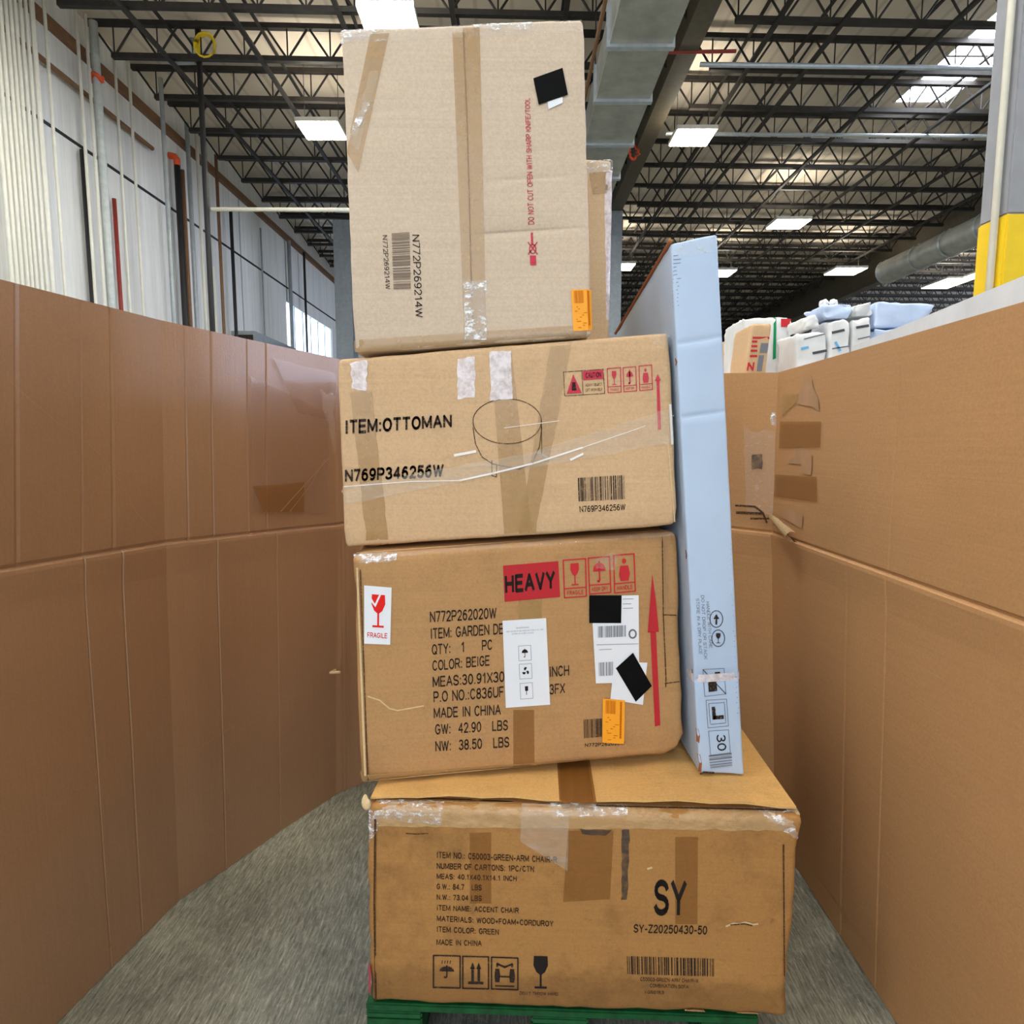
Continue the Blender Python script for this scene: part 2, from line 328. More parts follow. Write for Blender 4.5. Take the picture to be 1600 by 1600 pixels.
# ------------------------------------------------------------------ pipes and conduits on the left wall
def vpipe(pxs, rad, mat, name, label, cat='conduit', X=WX+.1, z0=0.02, z1=9.4, group=None, ref=430):
    p = onX(pxs, ref, X); b = BM(); tube(b, [(p.x, p.y, z0), (p.x, p.y, z1)], rad, 8)
    o = link(name, b, mat, None, True); return settag(o, label, cat, group), p.y
for q in (16, 24, 32, 40, 47, 54, 62, 70, 78):
    vpipe(q, .032, M['cream'], 'wall_conduit', 'cream conduit in the dense cluster at the far left of the white wall', group='clustered cream conduits', X=-8.6, z1=10.1, ref=400)
vpipe(82, .04, M['cream'], 'wall_conduit', 'cream conduit at the right edge of the dense cluster', X=-8.6, z1=10.1)
vpipe(100, .03, M['cream'], 'wall_conduit', 'lone thin cream conduit right of the dense cluster, with a small clip', X=-8.6, z1=10.1)
vpipe(142, .05, M['blackp'], 'wall_pipe', 'dark slim pipe between cream conduits, ending under the dotted seam', 'pipe', z1=7.5)
vpipe(138, .032, M['cream'], 'wall_conduit', 'cream conduit beside the dark slim pipe', X=-8.6, z1=10.1, ref=300)
vpipe(152, .032, M['cream'], 'wall_conduit', 'cream conduit left of the thick grey conduit', X=-8.6, z1=10.1, ref=300)
_, yt = vpipe(163, .085, M['paleg'], 'wall_pipe', 'thick pale grey conduit rising to the roof on the left wall', 'pipe', X=-8.6, z1=10.1, ref=300)
vpipe(186, .045, M['redp'], 'wall_pipe', 'slim red brown pipe on the left wall', 'pipe', z1=6.9)
vpipe(192, .03, M['cream'], 'wall_conduit', 'cream conduit just right of the red brown pipe', X=-8.6, z1=10.1, ref=300)
vpipe(213, .032, M['cream'], 'wall_conduit', 'cream conduit standing clear right of the red brown pipe', X=-8.6, z1=10.1, ref=300)
vpipe(268, .05, M['greyp'], 'wall_conduit', 'grey conduit dropping from the bent pipe, left of the black downpipe', X=-8.0, z1=9.75)
vpipe(270, .04, M['greyp'], 'wall_conduit', 'thinner grey conduit touching the black downpipe side', X=-8.7, z1=7.9)
_, yd = vpipe(286, .08, M['blackp'], 'downpipe', 'thick black downpipe with an orange cap on the left wall', 'pipe', X=-8.75, z1=8.7)
vpipe(294, .05, M['brown'], 'wall_pipe', 'brown pipe right beside the thick black downpipe', 'pipe', X=-8.75, z1=8.7)
vpipe(304, .06, M['greyp'], 'wall_conduit', 'blue grey conduit between brown pipe and cream conduit', X=-8.7, z1=10)
vpipe(318, .05, M['cream'], 'wall_conduit', 'cream conduit next to the hanging black pipe', X=-8.7, z1=10)
_, yb = vpipe(328, .06, M['blackp'], 'hanging_pipe', 'black pipe dropping from the yellow cable coil', 'pipe', X=-6.6, z1=10.28)
vpipe(334, .05, M['cream'], 'wall_conduit', 'short cream conduit right of the black pipe below the rail', X=-8.7, z1=6.6)
vpipe(346, .05, M['brown'], 'wall_pipe', 'brown pipe second right of the hanging black pipe', 'pipe', X=-8.7, z1=9.9)
vpipe(365, .055, M['blackp'], 'wall_pipe', 'black slim pipe midway between the rail post and the bright window', 'pipe', X=-8.7, z1=8.7)
vpipe(410, .03, M['greyp'], 'wall_conduit', 'thin grey conduit above the dock door header', z1=9)
vpipe(453, .08, M['greyp'], 'wall_conduit', 'grey conduit pair at the left edge of the bright window', X=-8.8, z1=9.4)
vpipe(476, .05, M['blackp'], 'wall_conduit', 'thin dark conduit crossing in front of the bright window', X=-8.7, z1=9.4)
b = BM(); tube(b, [(-8.6+.1*math.cos(j*.55), yt+.1*math.sin(j*.55), 9.0+.05*math.sin(j*.9)) for j in range(13)], .045, 6); settag(link('orange_strap', b, M['orangep'], None, True), 'orange strap tied round the thick pale grey conduit near the roof', 'strap')
b = BM(); tube(b, [(-8.75, yd, 8.705), (-8.75, yd, 8.85), (-8.8, yd, 8.92), (-8.94, yd, 8.95)], .085, 8); settag(link('orange_elbow', b, M['orangep'], None, True), 'orange elbow on top of the black downpipe at the left wall top', 'elbow')
# horizontal brown run and bent conduit, rail, coil
b = BM(); tube(b, [(WX+.12, 8, 8.68), (WX+.12, 16.6, 8.68)], .05); settag(link('wall_pipe', b, M['brown']), 'brown horizontal pipe high on the left wall behind the conduits', 'pipe')
p1 = onZ(266, 98, 9.8); p2 = onZ(302, 98, 9.8); p2.y = p1.y; b = BM(); tube(b, [p1, p2, p2 + Vector((0, 0, .49))], .05); settag(link('bent_conduit', b, M['greyp'], None, True), 'grey bent conduit stub under the roof left of the yellow cable coil', 'conduit')
a1 = onY(326, 327, yb); a2 = onY(560, 328, yb); a1.x += .056
b = BM(); tube(b, [a1, a2], .045); settag(link('horizontal_pipe', b, M['cream'], None, True), 'cream horizontal pipe reaching from the black pipe to behind the top carton', 'pipe')
pc = onY(323, 74, yb-.1); b = BM()
for j in range(4): tube(b, [(pc.x + (.16+.02*j)*math.cos(t*.42), pc.y-.03*j, pc.z + .24*math.sin(t*.42)) for t in range(16)], .022, 6)
settag(link('cable_coil', b, M['yellowc'], None, True), 'yellow cable coil hanging under the roof at the top of the black pipe', 'cable')
p1 = onX(362, 522, WX+.02); p2 = onX(432, 528, WX+.02); zt = p1.z+.1
r = thing('dock_door_header', 'grey slatted header box on the left wall left of the bright window', 'door header', (WX, p1.y, zt-.35))
link('header_box', box(BM(), (WX+.01, p1.y, zt-.35), (WX+.75, p2.y, zt)), M['greyp'], r); link('slot', box(BM(), (WX+.1, p1.y-.01, zt-.3), (WX+.7, p1.y+.02, zt-.12)), M['steel'], r)
# posts
def hpost(name, x, y, w, z1, mat, label):
    r = thing(name, label, 'post', (x, y, 0)); b = BM(); box(b, (x-w/2, y-.03, 0.001), (x+w/2, y+.0, z1)); link('front_flange', b, mat, r)
    link('post_web', box(BM(), (x-.03, y, .001), (x+.03, y+w, z1)), mat, r); link('rear_flange', box(BM(), (x-w/2, y+w, .001), (x+w/2, y+w+.03, z1)), mat, r)
hpost('steel_post', -6.1, 23.9, .62, 9.4, M['postgrey'], 'tall grey steel post behind the left edge of the top carton')
hpost('steel_post', 3.48, 22.4, .44, 9.2, M['postgrey'], 'grey steel post rising to the main girder behind the right edge of the cartons')
# near column
def col():
    x0, x1, y0, y1 = 3.17, 3.62, 4.28, 4.53; zy = 2.98
    r = thing('concrete_column', 'square column, grey above and yellow below, at the right edge', 'column', (x0, y0, 0))
    link('grey_shaft', bevbox(BM(), (x0, y0, zy), (x1, y1, 10.2), .01), M['colgrey'], r); link('yellow_guard', bevbox(BM(), (x0-.006, y0-.006, .001), (x1+.006, y1+.006, zy), .01), M['colyel'], r, label='yellow painted lower part')
    b = BM(); tube(b, [(x0-.035, y0+.06, .01), (x0-.035, y0+.06, 10.1)], .022); settag(link('column_conduit', b, M['cream'], None, True), 'white conduit running up the left side of the yellow and grey column', 'conduit')
    b = BM(); tube(b, [(x0+.14, y0-.04, 3.25), (x0+.14, y0-.005, 3.25)], .035, 12); link('junction_cap', b, M['housing'], r, True)
col()

# ------------------------------------------------------------------ cardboard screens (folded bulk carton sheets standing on the floor)
def screen_panel(name, lo, mid, hi, mat, parent, creases=(), seed=0, bow=.006, sgn=1, low=()):
    """lo/mid/hi = ((x,y,z),(x,y,z)) left and right ends at floor, mid crease and top"""
    us = sorted(set([i/24 for i in range(25)] + [c+d for c in list(creases)+list(low) for d in (-.006, 0, .006)]))
    rows = [(0, j/12) for j in range(12)] + [(0, .985), (0, .994), (1, 0), (1, .006), (1, .015)] + [(1, j/10) for j in range(1, 11)]
    bm = BM(); g = []
    A = [[Vector(q) for q in s] for s in (lo, mid, hi)]
    nrm = (A[0][1]-A[0][0]).cross(Vector((0, 0, 1))).normalized()*sgn
    for (s, t) in rows:
        row = []
        for u in us:
            p = (A[s][0]*(1-t) + A[s+1][0]*t)*(1-u) + (A[s][1]*(1-t) + A[s+1][1]*t)*u
            off = bow*noise.noise(Vector((u*2.3+seed, p.z*1.7, seed*3.1)))*min(1, u*8, (1-u)*8)
            k = (s == 0 and t > .97) or (s == 1 and t < .02)
            if s == 0 and .98 < t < .99: off += .005
            if s == 0 and t > .99: off += .004
            if s == 1 and t == 0: off -= .005
            if s == 1 and 0 < t < .01: off -= .004
            for c in (low if s == 0 else creases):
                if abs(u-c) < 1e-6: off -= .0025
            row.append(bm.verts.new(p + nrm*off))
        g.append(row)
    for r0, r1 in zip(g, g[1:]):
        for a, b, c, d in zip(r0, r0[1:], r1[1:], r1): bm.faces.new((a, b, c, d))
    bmesh.ops.recalc_face_normals(bm, faces=bm.faces)
    if sum((f.normal.dot(nrm) for f in bm.faces)) < 0: bmesh.ops.reverse_faces(bm, faces=bm.faces)
    bmesh.ops.solidify(bm, geom=bm.faces[:], thickness=.007)
    o = link(name, bm, mat, parent); 
    return o
def V3(x, y, z): return Vector((x, y, z))
# left sheet
L = {}
L[1] = [V3(-1.115, 1.988, .003), onY(258, 848, 1.988), onY(250, 500, 1.988)]
L[2] = [V3(-.767, 2.637, .003), onY(525, 820, 2.637), onY(525, 560, 2.637)]
d0 = onY(0, 890, 1.50); d1 = onY(0, 436, 1.50)
def ext(a, b, Y):
    t = (Y-a.y)/(b.y-a.y); return a + (b-a)*t
L[0] = [ext(V3(-1.201, 1.533, .003), L[1][0], .75), ext(d0, L[1][1], .75), ext(d1, L[1][2], .75)]
L[3] = [V3(-.665, 2.73, .003), V3(-.66, 2.73, L[2][1].z), V3(-.62, 2.73, L[2][2].z-.01)]
L[4] = [V3(-.12, 3.06, .003), V3(-.12, 3.06, L[2][1].z), V3(-.1, 3.06, L[2][2].z-.01)]
r = thing('cardboard_screen', 'brown folded cardboard sheet standing left of the carton stack', 'cardboard sheet', (-1.115, 1.988, 0))
def uat(px, py, a, b):
    a, b = Vector((a.x, a.y, 0)), Vector((b.x, b.y, 0)); n_ = Vector((-(b-a).y, (b-a).x, 0)); d = ray(px, py); t = (a-O).dot(n_)/d.dot(n_); p = O + d*t; p.z = 0
    return (p-a).dot(b-a)/(b-a).length_squared
def pn(D, i, j, mat, r, cr, lo, seed):
    c = [uat(x, y, D[i][2], D[j][2]) for x, y in cr]; l = [uat(x, y, D[i][1].lerp(D[i][0], .5), D[j][1].lerp(D[j][0], .5)) for x, y in lo]
    return screen_panel('side_panel', *[(D[i][q], D[j][q]) for q in range(3)], mat, r, c, seed, sgn=1, low=l)
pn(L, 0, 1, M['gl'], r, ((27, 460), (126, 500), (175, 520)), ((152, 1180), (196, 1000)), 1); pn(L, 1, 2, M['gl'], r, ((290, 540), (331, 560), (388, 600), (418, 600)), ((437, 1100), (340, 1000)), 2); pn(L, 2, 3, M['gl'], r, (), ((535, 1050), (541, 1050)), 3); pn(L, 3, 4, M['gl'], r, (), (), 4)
LEFT = r
# right sheet
R = {}
R[0] = [V3(1.004, .75, .003), V3(.985, .75, 1.185), V3(.972, .75, 1.80)]
R[1] = [V3(1.03, 2.36, .003), onY(1206, 832, 2.36), onY(1216, 582, 2.36)]
R[2] = [V3(.62, 2.70, .003), V3(.60, 2.70, 1.20), V3(.6, 2.72, 1.81)]
R[3] = [V3(-.06, 2.98, .003), V3(-.06, 2.98, 1.20), V3(-.06, 2.98, 1.81)]
r2 = thing('cardboard_screen', 'light brown folded cardboard sheet standing right of the carton stack', 'cardboard sheet', (1.0, 2.36, 0))
screen_panel('side_panel', *[(R[1][q], R[0][q]) for q in range(3)], M['gr'], r2, (.453,), 5, sgn=1, low=(.33, .45), bow=.0025)
screen_panel('side_panel', *[(R[2][q], R[1][q]) for q in range(3)], M['gr'], r2, (), 6, sgn=1)
screen_panel('side_panel', *[(R[3][q], R[2][q]) for q in range(3)], M['gr'], r2, (), 7, sgn=1)

# ------------------------------------------------------------------ plane faces carrying tape, labels and print
class Face:
    """front face of a carton: plane + rounded rim; photo measurements are laid on that plane"""
    def __init__(s, P, px=None, r=.02):
        s.TL, s.TR, s.BR, s.BL = [Vector(p) for p in P]; s.r = r
        s.o = s.BL; s.n = (s.BR-s.BL).cross(s.TL-s.BL).normalized()   # points out towards the viewer
        if s.n.y > .3: s.n = -s.n
        s.ex = (s.TR-s.TL + s.BR-s.BL).normalized(); s.ez = s.n.cross(s.ex).normalized()
        if s.ez.z < 0: s.ez = -s.ez
    def raw(s, x, y):
        d = ray(x, y); return O + d*((s.o-O).dot(s.n)/d.dot(s.n))
    def edge(s, p):
        def dist(a, b):
            t = (b-a).normalized(); m = t.cross(s.n).normalized(); c = (s.TL+s.BR)/2
            if m.dot(c-a) < 0: m = -m
            return m.dot(p-a), m
        return [dist(s.BL, s.TL), dist(s.TR, s.BR), dist(s.TL, s.TR), dist(s.BL, s.BR)]
    def pt(s, x, y, off=.001):
        p = s.raw(x, y); rec = 0; q = Vector(p)
        for d, m in s.edge(p):
            if d < 0: q -= m*d; q -= m*off; rec = max(rec, s.r + (-d)); continue
            if d < s.r: rec = max(rec, s.r - math.sqrt(max(0, s.r**2 - (s.r-d)**2)))
        return q - s.n*rec + s.n*off
def lerp(a, b, t): return tuple(x+(y-x)*t for x, y in zip(a, b))
def bil(q, u, v):      # q = TL TR BR BL, v down
    return lerp(lerp(q[0], q[1], u), lerp(q[3], q[2], u), v)
def patch(bm, F, q, off, nx=6, ny=6, th=0, jit=0, seed=0):
    g = []
    for j in range(ny+1):
        row = []
        for i in range(nx+1):
            x, y = bil(q, i/nx, j/ny)
            if jit: x += jit*noise.noise(Vector((x*.08, y*.08, seed))); y += jit*noise.noise(Vector((x*.08, y*.08, seed+9)))
            row.append(bm.verts.new(F.pt(x, y, off)))
        g.append(row)
    for a, b in zip(g, g[1:]):
        for w, x, y, z in zip(a, a[1:], b[1:], b): bm.faces.new((z, y, x, w))
def tape(F, q, mat, parent, name='packing_tape', off=.0012, n=(5, 14), jit=0, seed=0, label=None):
    bm = BM(); patch(bm, F, q, off, n[0], n[1], jit=jit, seed=seed); return link(name, bm, M[mat], parent, True, label)
def poly(bm, F, pts, off):
    try: bm.faces.new([bm.verts.new(F.pt(x, y, off)) for x, y in reversed(pts)])
    except ValueError: pass
def stroke(bm, F, pts, w, off, closed=False):
    if closed: pts = list(pts) + [pts[0]]
    for a, b in zip(pts, pts[1:]):
        dx, dy = b[0]-a[0], b[1]-a[1]; l = math.hypot(dx, dy) or 1; ox, oy = -dy/l*w/2, dx/l*w/2; ex, ey = dx/l*w*.25, dy/l*w*.25
        poly(bm, F, [(a[0]+ox-ex, a[1]+oy-ey), (a[0]-ox-ex, a[1]-oy-ey), (b[0]-ox+ex, b[1]-oy+ey), (b[0]+ox+ex, b[1]+oy+ey)][::-1], off)
def A_(cx, cy, rx, ry, a0, a1, n=None):
    n = n or max(4, int(abs(a1-a0)/20)); return [(cx+rx*math.cos(math.radians(a0+(a1-a0)*i/n)), cy+ry*math.sin(math.radians(a0+(a1-a0)*i/n))) for i in range(n+1)]
_S = [A_(.5, .75, .47, .25, 15, 270) + A_(.5, .25, .5, .25, 90, -165)]
_6 = [A_(.5, .31, .46, .31, 0, 360), A_(.6, .42, .56, .58, 62, 190)]
GL = {'A': (.74, [[(0, 0), (.5, 1), (1, 0)], [(.2, .34), (.8, .34)]]), 'B': (.66, [[(0, 0), (0, 1), (.6, 1)] + A_(.6, .76, .34, .24, 90, -90) + [(0, .52)], [(.6, .52)] + A_(.62, .26, .38, .26, 90, -90) + [(0, 0)]]),
 'C': (.68, [A_(.52, .5, .52, .5, 42, 318)]), 'D': (.68, [[(0, 0), (0, 1), (.45, 1)] + A_(.45, .5, .55, .5, 90, -90) + [(0, 0)]]), 'E': (.6, [[(1, 1), (0, 1), (0, 0), (1, 0)], [(0, .52), (.9, .52)]]),
 'F': (.56, [[(1, 1), (0, 1), (0, 0)], [(0, .5), (.85, .5)]]), 'G': (.7, [A_(.52, .5, .52, .5, 42, 340) + [(1, .45), (.6, .45)]]), 'H': (.66, [[(0, 0), (0, 1)], [(1, 0), (1, 1)], [(0, .52), (1, .52)]]), 'I': (.14, [[(.5, 0), (.5, 1)]]),
 'J': (.5, [[(1, 1), (1, .3)] + A_(.5, .28, .5, .28, 0, -180)]), 'K': (.68, [[(0, 0), (0, 1)], [(1, 1), (0, .36)], [(.38, .58), (1, 0)]]), 'L': (.54, [[(0, 1), (0, 0), (1, 0)]]), 'M': (.82, [[(0, 0), (0, 1), (.5, .12), (1, 1), (1, 0)]]),
 'N': (.68, [[(0, 0), (0, 1), (1, 0), (1, 1)]]), 'O': (.74, [A_(.5, .5, .5, .5, 0, 360)]), 'P': (.64, [[(0, 0), (0, 1), (.6, 1)] + A_(.6, .72, .4, .28, 90, -90) + [(0, .44)]]), 'Q': (.74, [A_(.5, .5, .5, .5, 0, 360), [(.62, .25), (.98, -.03)]]),
 'R': (.68, [[(0, 0), (0, 1), (.6, 1)] + A_(.6, .74, .38, .26, 90, -90) + [(0, .48)], [(.55, .48), (1, 0)]]), 'S': (.64, _S), 'T': (.64, [[(0, 1), (1, 1)], [(.5, 1), (.5, 0)]]), 'U': (.66, [[(0, 1), (0, .34)] + A_(.5, .34, .5, .34, 180, 360) + [(1, 1)]]),
 'V': (.7, [[(0, 1), (.5, 0), (1, 1)]]), 'W': (1.0, [[(0, 1), (.26, 0), (.5, .95), (.74, 0), (1, 1)]]), 'X': (.66, [[(0, 0), (1, 1)], [(0, 1), (1, 0)]]), 'Y': (.68, [[(0, 1), (.5, .45), (1, 1)], [(.5, .45), (.5, 0)]]), 'Z': (.62, [[(0, 1), (1, 1), (0, 0), (1, 0)]]),
 '0': (.58, [A_(.5, .5, .5, .5, 0, 360)]), '1': (.4, [[(.1, .78), (.7, 1), (.7, 0)]]), '2': (.58, [A_(.5, .71, .47, .29, 165, -25) + [(.02, 0), (1, 0)]]), '3': (.58, [A_(.46, .76, .44, .24, 155, -90) + A_(.46, .26, .52, .26, 90, -160)]), '4': (.62, [[(.74, 0), (.74, 1), (0, .28), (1, .28)]]),
 '5': (.58, [[(.92, 1), (.16, 1), (.08, .5)] + A_(.48, .33, .5, .33, 128, -155)]), '6': (.58, _6), '7': (.56, [[(0, 1), (1, 1), (.36, 0)]]), '8': (.58, [A_(.5, .76, .43, .24, 0, 360), A_(.5, .26, .5, .26, 0, 360)]), '9': (.58, [[(1-x, 1-y) for x, y in p] for p in _6]),
 ':': (.12, [[(.5, .02), (.5, .08)], [(.5, .62), (.5, .68)]]), '.': (.12, [[(.5, .0), (.5, .05)]]), ',': (.12, [[(.5, .05), (.4, -.1)]]), '-': (.34, [[(0, .4), (1, .4)]]), '+': (.5, [[(0, .42), (1, .42)], [(.5, .15), (.5, .7)]]), '/': (.4, [[(0, 0), (1, 1)]]), "'": (.12, [[(.5, 1), (.5, .78)]]), ' ': (.3, [])}
FC = {}
def glyphs(txt, th):
    key = (txt, th)
    if key in FC: return FC[key]
    out = []; x = 0
    for ch in txt.upper():
        w, st = GL[ch]
        for line in st:
            pts = [(x + th/2 + px*w, th/2 + py*(1-th)) for px, py in line]
            for a, b in zip(pts, pts[1:]):
                dx, dy = b[0]-a[0], b[1]-a[1]; l = math.hypot(dx, dy)
                if l < 1e-6: continue
                ox, oy = -dy/l*th/2, dx/l*th/2; ex, ey = dx/l*th*.3, dy/l*th*.3
                out.append([(a[0]+ox-ex, a[1]+oy-ey), (b[0]+ox+ex, b[1]+oy+ey), (b[0]-ox+ex, b[1]-oy+ey), (a[0]-ox-ex, a[1]-oy-ey)])
        x += w + th + .1
    x -= .1
    FC[key] = [[(p/x, q) for p, q in f] for f in out]; return FC[key]
def text(F, txt, q, mat, parent, off=.0016, bold=.012, bm=None, name='printed_text'):
    own = bm is None; bm = bm or BM()
    for f in glyphs(txt, .11 + bold*1.9): poly(bm, F, [bil(q, u, 1-v) for u, v in f], off)
    if own: return link(name, bm, M[mat], parent)
def bars(F, q, mat, parent, seed=1, along='u', off=.0016, n=34, name='printed_barcode'):
    rnd = random.Random(seed); bm = BM(); t = 0; ws = []
    while t < 1:
        a = rnd.choice((1, 1, 2, 3))/(n*3.4); b = rnd.choice((1, 1, 2, 2, 3))/(n*3.4); ws.append((t, min(1, t+a))); t += a+b
    for a, b in ws:
        qq = [bil(q, a, 0), bil(q, b, 0), bil(q, b, 1), bil(q, a, 1)] if along == 'u' else [bil(q, 0, a), bil(q, 1, a), bil(q, 1, b), bil(q, 0, b)]
        poly(bm, F, qq, off)
    return link(name, bm, M[mat], parent)
def frame(bm, F, q, w, off): stroke(bm, F, q, w, off, True)
def ip(q, pts): return [bil(q, u, v) for u, v in pts]
def arcp(cx, cy, rx, ry, a0, a1, n=14): return [(cx+rx*math.cos(math.radians(a0+(a1-a0)*i/n)), cy-ry*math.sin(math.radians(a0+(a1-a0)*i/n))) for i in range(n+1)]
def glass(bm, F, q, off):
    poly(bm, F, ip(q, [(.22, 0), (.78, 0), (.8, .28), (.68, .48), (.54, .56), (.46, .56), (.32, .48), (.2, .28)]), off)
    poly(bm, F, ip(q, [(.46, .55), (.54, .55), (.54, .92), (.46, .92)]), off); poly(bm, F, ip(q, [(.25, .92), (.75, .92), (.75, .98), (.25, .98)]), off)
def umbrella(bm, F, q, off, w=2):
    poly(bm, F, ip(q, arcp(.5, .48, .46, .4, 0, 180)), off); stroke(bm, F, ip(q, [(.5, .02), (.5, .9), (.42, .97), (.34, .9)]), w, off)
def updown(bm, F, q, off, w=3):
    for c in (.3, .7):
        poly(bm, F, ip(q, [(c-.16, .34), (c+.16, .34), (c, .05)]), off); stroke(bm, F, ip(q, [(c, .3), (c, .85)]), w, off)
    stroke(bm, F, ip(q, [(.05, .95), (.95, .95)]), w, off)
def person(bm, F, q, off, w=2):
    poly(bm, F, ip(q, arcp(.5, .12, .16, .12, 0, 360, 12)), off); poly(bm, F, ip(q, [(.2, .32), (.8, .32), (.92, .7), (.8, 1), (.2, 1), (.08, .7)]), off)
def inset(q, a, b=None):
    b = a if b is None else b; return [bil(q, a, b), bil(q, 1-a, b), bil(q, 1-a, 1-b), bil(q, a, 1-b)]
def sub(q, u0, v0, u1, v1): return [bil(q, u0, v0), bil(q, u1, v0), bil(q, u1, v1), bil(q, u0, v1)]
class Z:   # crop of the photo used when measuring : scale and offset
    def __init__(s, sc, ox, oy): s.s, s.x, s.y = sc, ox, oy
    def __call__(s, *pts): return [(s.x+a*s.s, s.y+b*s.s) for a, b in pts]

# ------------------------------------------------------------------ carton body
def carton(name, corners, mat, parent, r=.02, crush=.006, seed=0, bulge=0, folds=(), front_bulge=0, sag=0):
    TL, TR, BR, BL, bTL, bTR, bBR, bBL = [Vector(c) for c in corners]
    w, h, d = ((TR-TL).length+(BR-BL).length)/2, ((TL-BL).length+(TR-BR).length)/2, ((bTL-TL).length+(bBL-BL).length)/2
    def params(L, extra=()):
        n = max(4, int(L/.035)); c = [r + (L-2*r)*i/n for i in range(n+1)]
        e = [r*(1-math.cos(a)) for a in (0, .5, .85, 1.2)]
        return sorted(e + c + [L-x for x in e] + list(extra))
    exv = [f[0]*h+o for f in folds for o in (-.008, -.004, 0, .004, .008)]
    us, vs, ws = params(w), params(h, exv), params(d); bm = BM(); cache = {}
    def P(a, b, c):
        key = (round(a, 5), round(b, 5), round(c, 5))
        if key in cache: return cache[key]
        p = Vector((a, b, c)); q = Vector((min(max(a, r), w-r), min(max(b, r), h-r), min(max(c, r), d-r))); dv = p-q
        if dv.length > 1e-9: p = q + dv.normalized()*r
        u, v, t = p.x/w, p.y/h, p.z/d
        g = ((BL*(1-u)+BR*u)*(1-v) + (TL*(1-u)+TR*u)*v)*(1-t) + ((bBL*(1-u)+bBR*u)*(1-v) + (bTL*(1-u)+bTR*u)*v)*t
        cen = (TL+TR+BR+BL+bTL+bTR+bBR+bBL)/8
        ds = sorted((min(a, w-a), min(b, h-b), min(c, d-c)))
        amp = crush*math.exp(-(ds[1]/.045)**2)*(1 + 2.5*math.exp(-(ds[2]/.06)**2))
        nz = noise.noise(g*15+Vector((seed, 0, 0)))+.6*noise.noise(g*31+Vector((seed, 3, 0)))
        g = g + (cen-g).normalized()*amp*max(-.25, nz+.25)
        if bulge and b > h-1e-4: g.z += bulge*(4*u*(1-u))**.5*(4*t*(1-t))**.7
        if c < 1e-4:
            for fv, u0, u1, dep in folds:
                if u0 <= u <= u1: g = g + (cen-g).normalized()*dep*math.exp(-((b-fv*h)/.0045)**2)*min(1, (u-u0)*12, (u1-u)*12)
        cache[key] = bm.verts.new(g); return cache[key]
    def grid(A, B, f):
        for a0, a1 in zip(A, A[1:]):
            for b0, b1 in zip(B, B[1:]):
                vv = [f(a0, b0), f(a1, b0), f(a1, b1), f(a0, b1)]
                if len(set(vv)) == 4: bm.faces.new(vv)
    grid(us, vs, lambda a, b: P(a, b, 0)); grid(us, vs, lambda a, b: P(w-a, b, d)); grid(ws, vs, lambda a, b: P(0, b, d-a)); grid(ws, vs, lambda a, b: P(w, b, a))
    grid(us, ws, lambda a, b: P(a, h, b)); grid(us, ws, lambda a, b: P(a, 0, d-b))
    bmesh.ops.recalc_face_normals(bm, faces=bm.faces)
    return link(name, bm, mat, parent, True)
def plane_pt(x, y, Y0, kx):
    d = ray(x, y); t = (Y0)/(d.y - kx*d.x); return O + d*t
def make_front(px, Y0, kx=0): return [plane_pt(x, y, Y0, kx) for x, y in px]
def corners8(front, kx, depth, dzt=0, dzb=0, taper=0):
    n = Vector((-kx, 1, 0)).normalized()*depth
    b = [p + n for p in front]
    for i in (0, 1): b[i].z += dzt
    for i in (2, 3): b[i].z += dzb
    return front + b

# ================================================================== pallet
r = thing('pallet', 'green painted wooden pallet under the bottom carton', 'pallet', (0, 1.42, 0))
kA = (1.4047-1.4445)/.96; yawA = math.atan(kA)
px0, px1 = -.365, .60
def rotA(bm):
    bmesh.ops.rotate(bm, verts=bm.verts, cent=(0, 1.43, 0), matrix=Matrix.Rotation(yawA, 3, 'Z')); return bm
for i, y in enumerate((1.435, 1.60, 1.77, 1.94, 2.11, 2.28)):
    link('deck_board', rotA(bevbox(BM(), (px0, y, .118), (px1, y+.10, .140))), M['green'], r)
for x in (px0, (px0+px1)/2-.07, px1-.14):
    link('stringer_board', rotA(bevbox(BM(), (x, 1.435, .100), (x+.14, 2.38, .117))), M['greend'], r)
    for y in (1.438, 1.84, 2.24): link('block', rotA(bevbox(BM(), (x, y, .02), (x+.14, y+.14, .0995))), M['green'], r)
    link('bottom_board', rotA(bevbox(BM(), (x, 1.435, .001), (x+.14, 2.38, .0195))), M['greend'], r)
# ================================================================== bottom carton (A)
pxA = [(572, 1257), (1254, 1276), (1228, 1590), (575, 1568)]
fA = make_front(pxA, 1.43, kA)
nA = Vector((-kA, 1, 0)).normalized()
fA[2].z = max(fA[2].z, .143); fA[3].z = max(fA[3].z, .143)
A = thing('carton', 'wide scuffed ochre carton on the green pallet, lowest of the stack', 'carton', (0, 1.5, .143))
cA = corners8(fA, kA, 1.0)
carton('carton_body', cA, M['a'], A, .018, .006, 1, bulge=.006)
FA = Face(fA, r=.018); z7 = Z(.4625, 540, 1180)
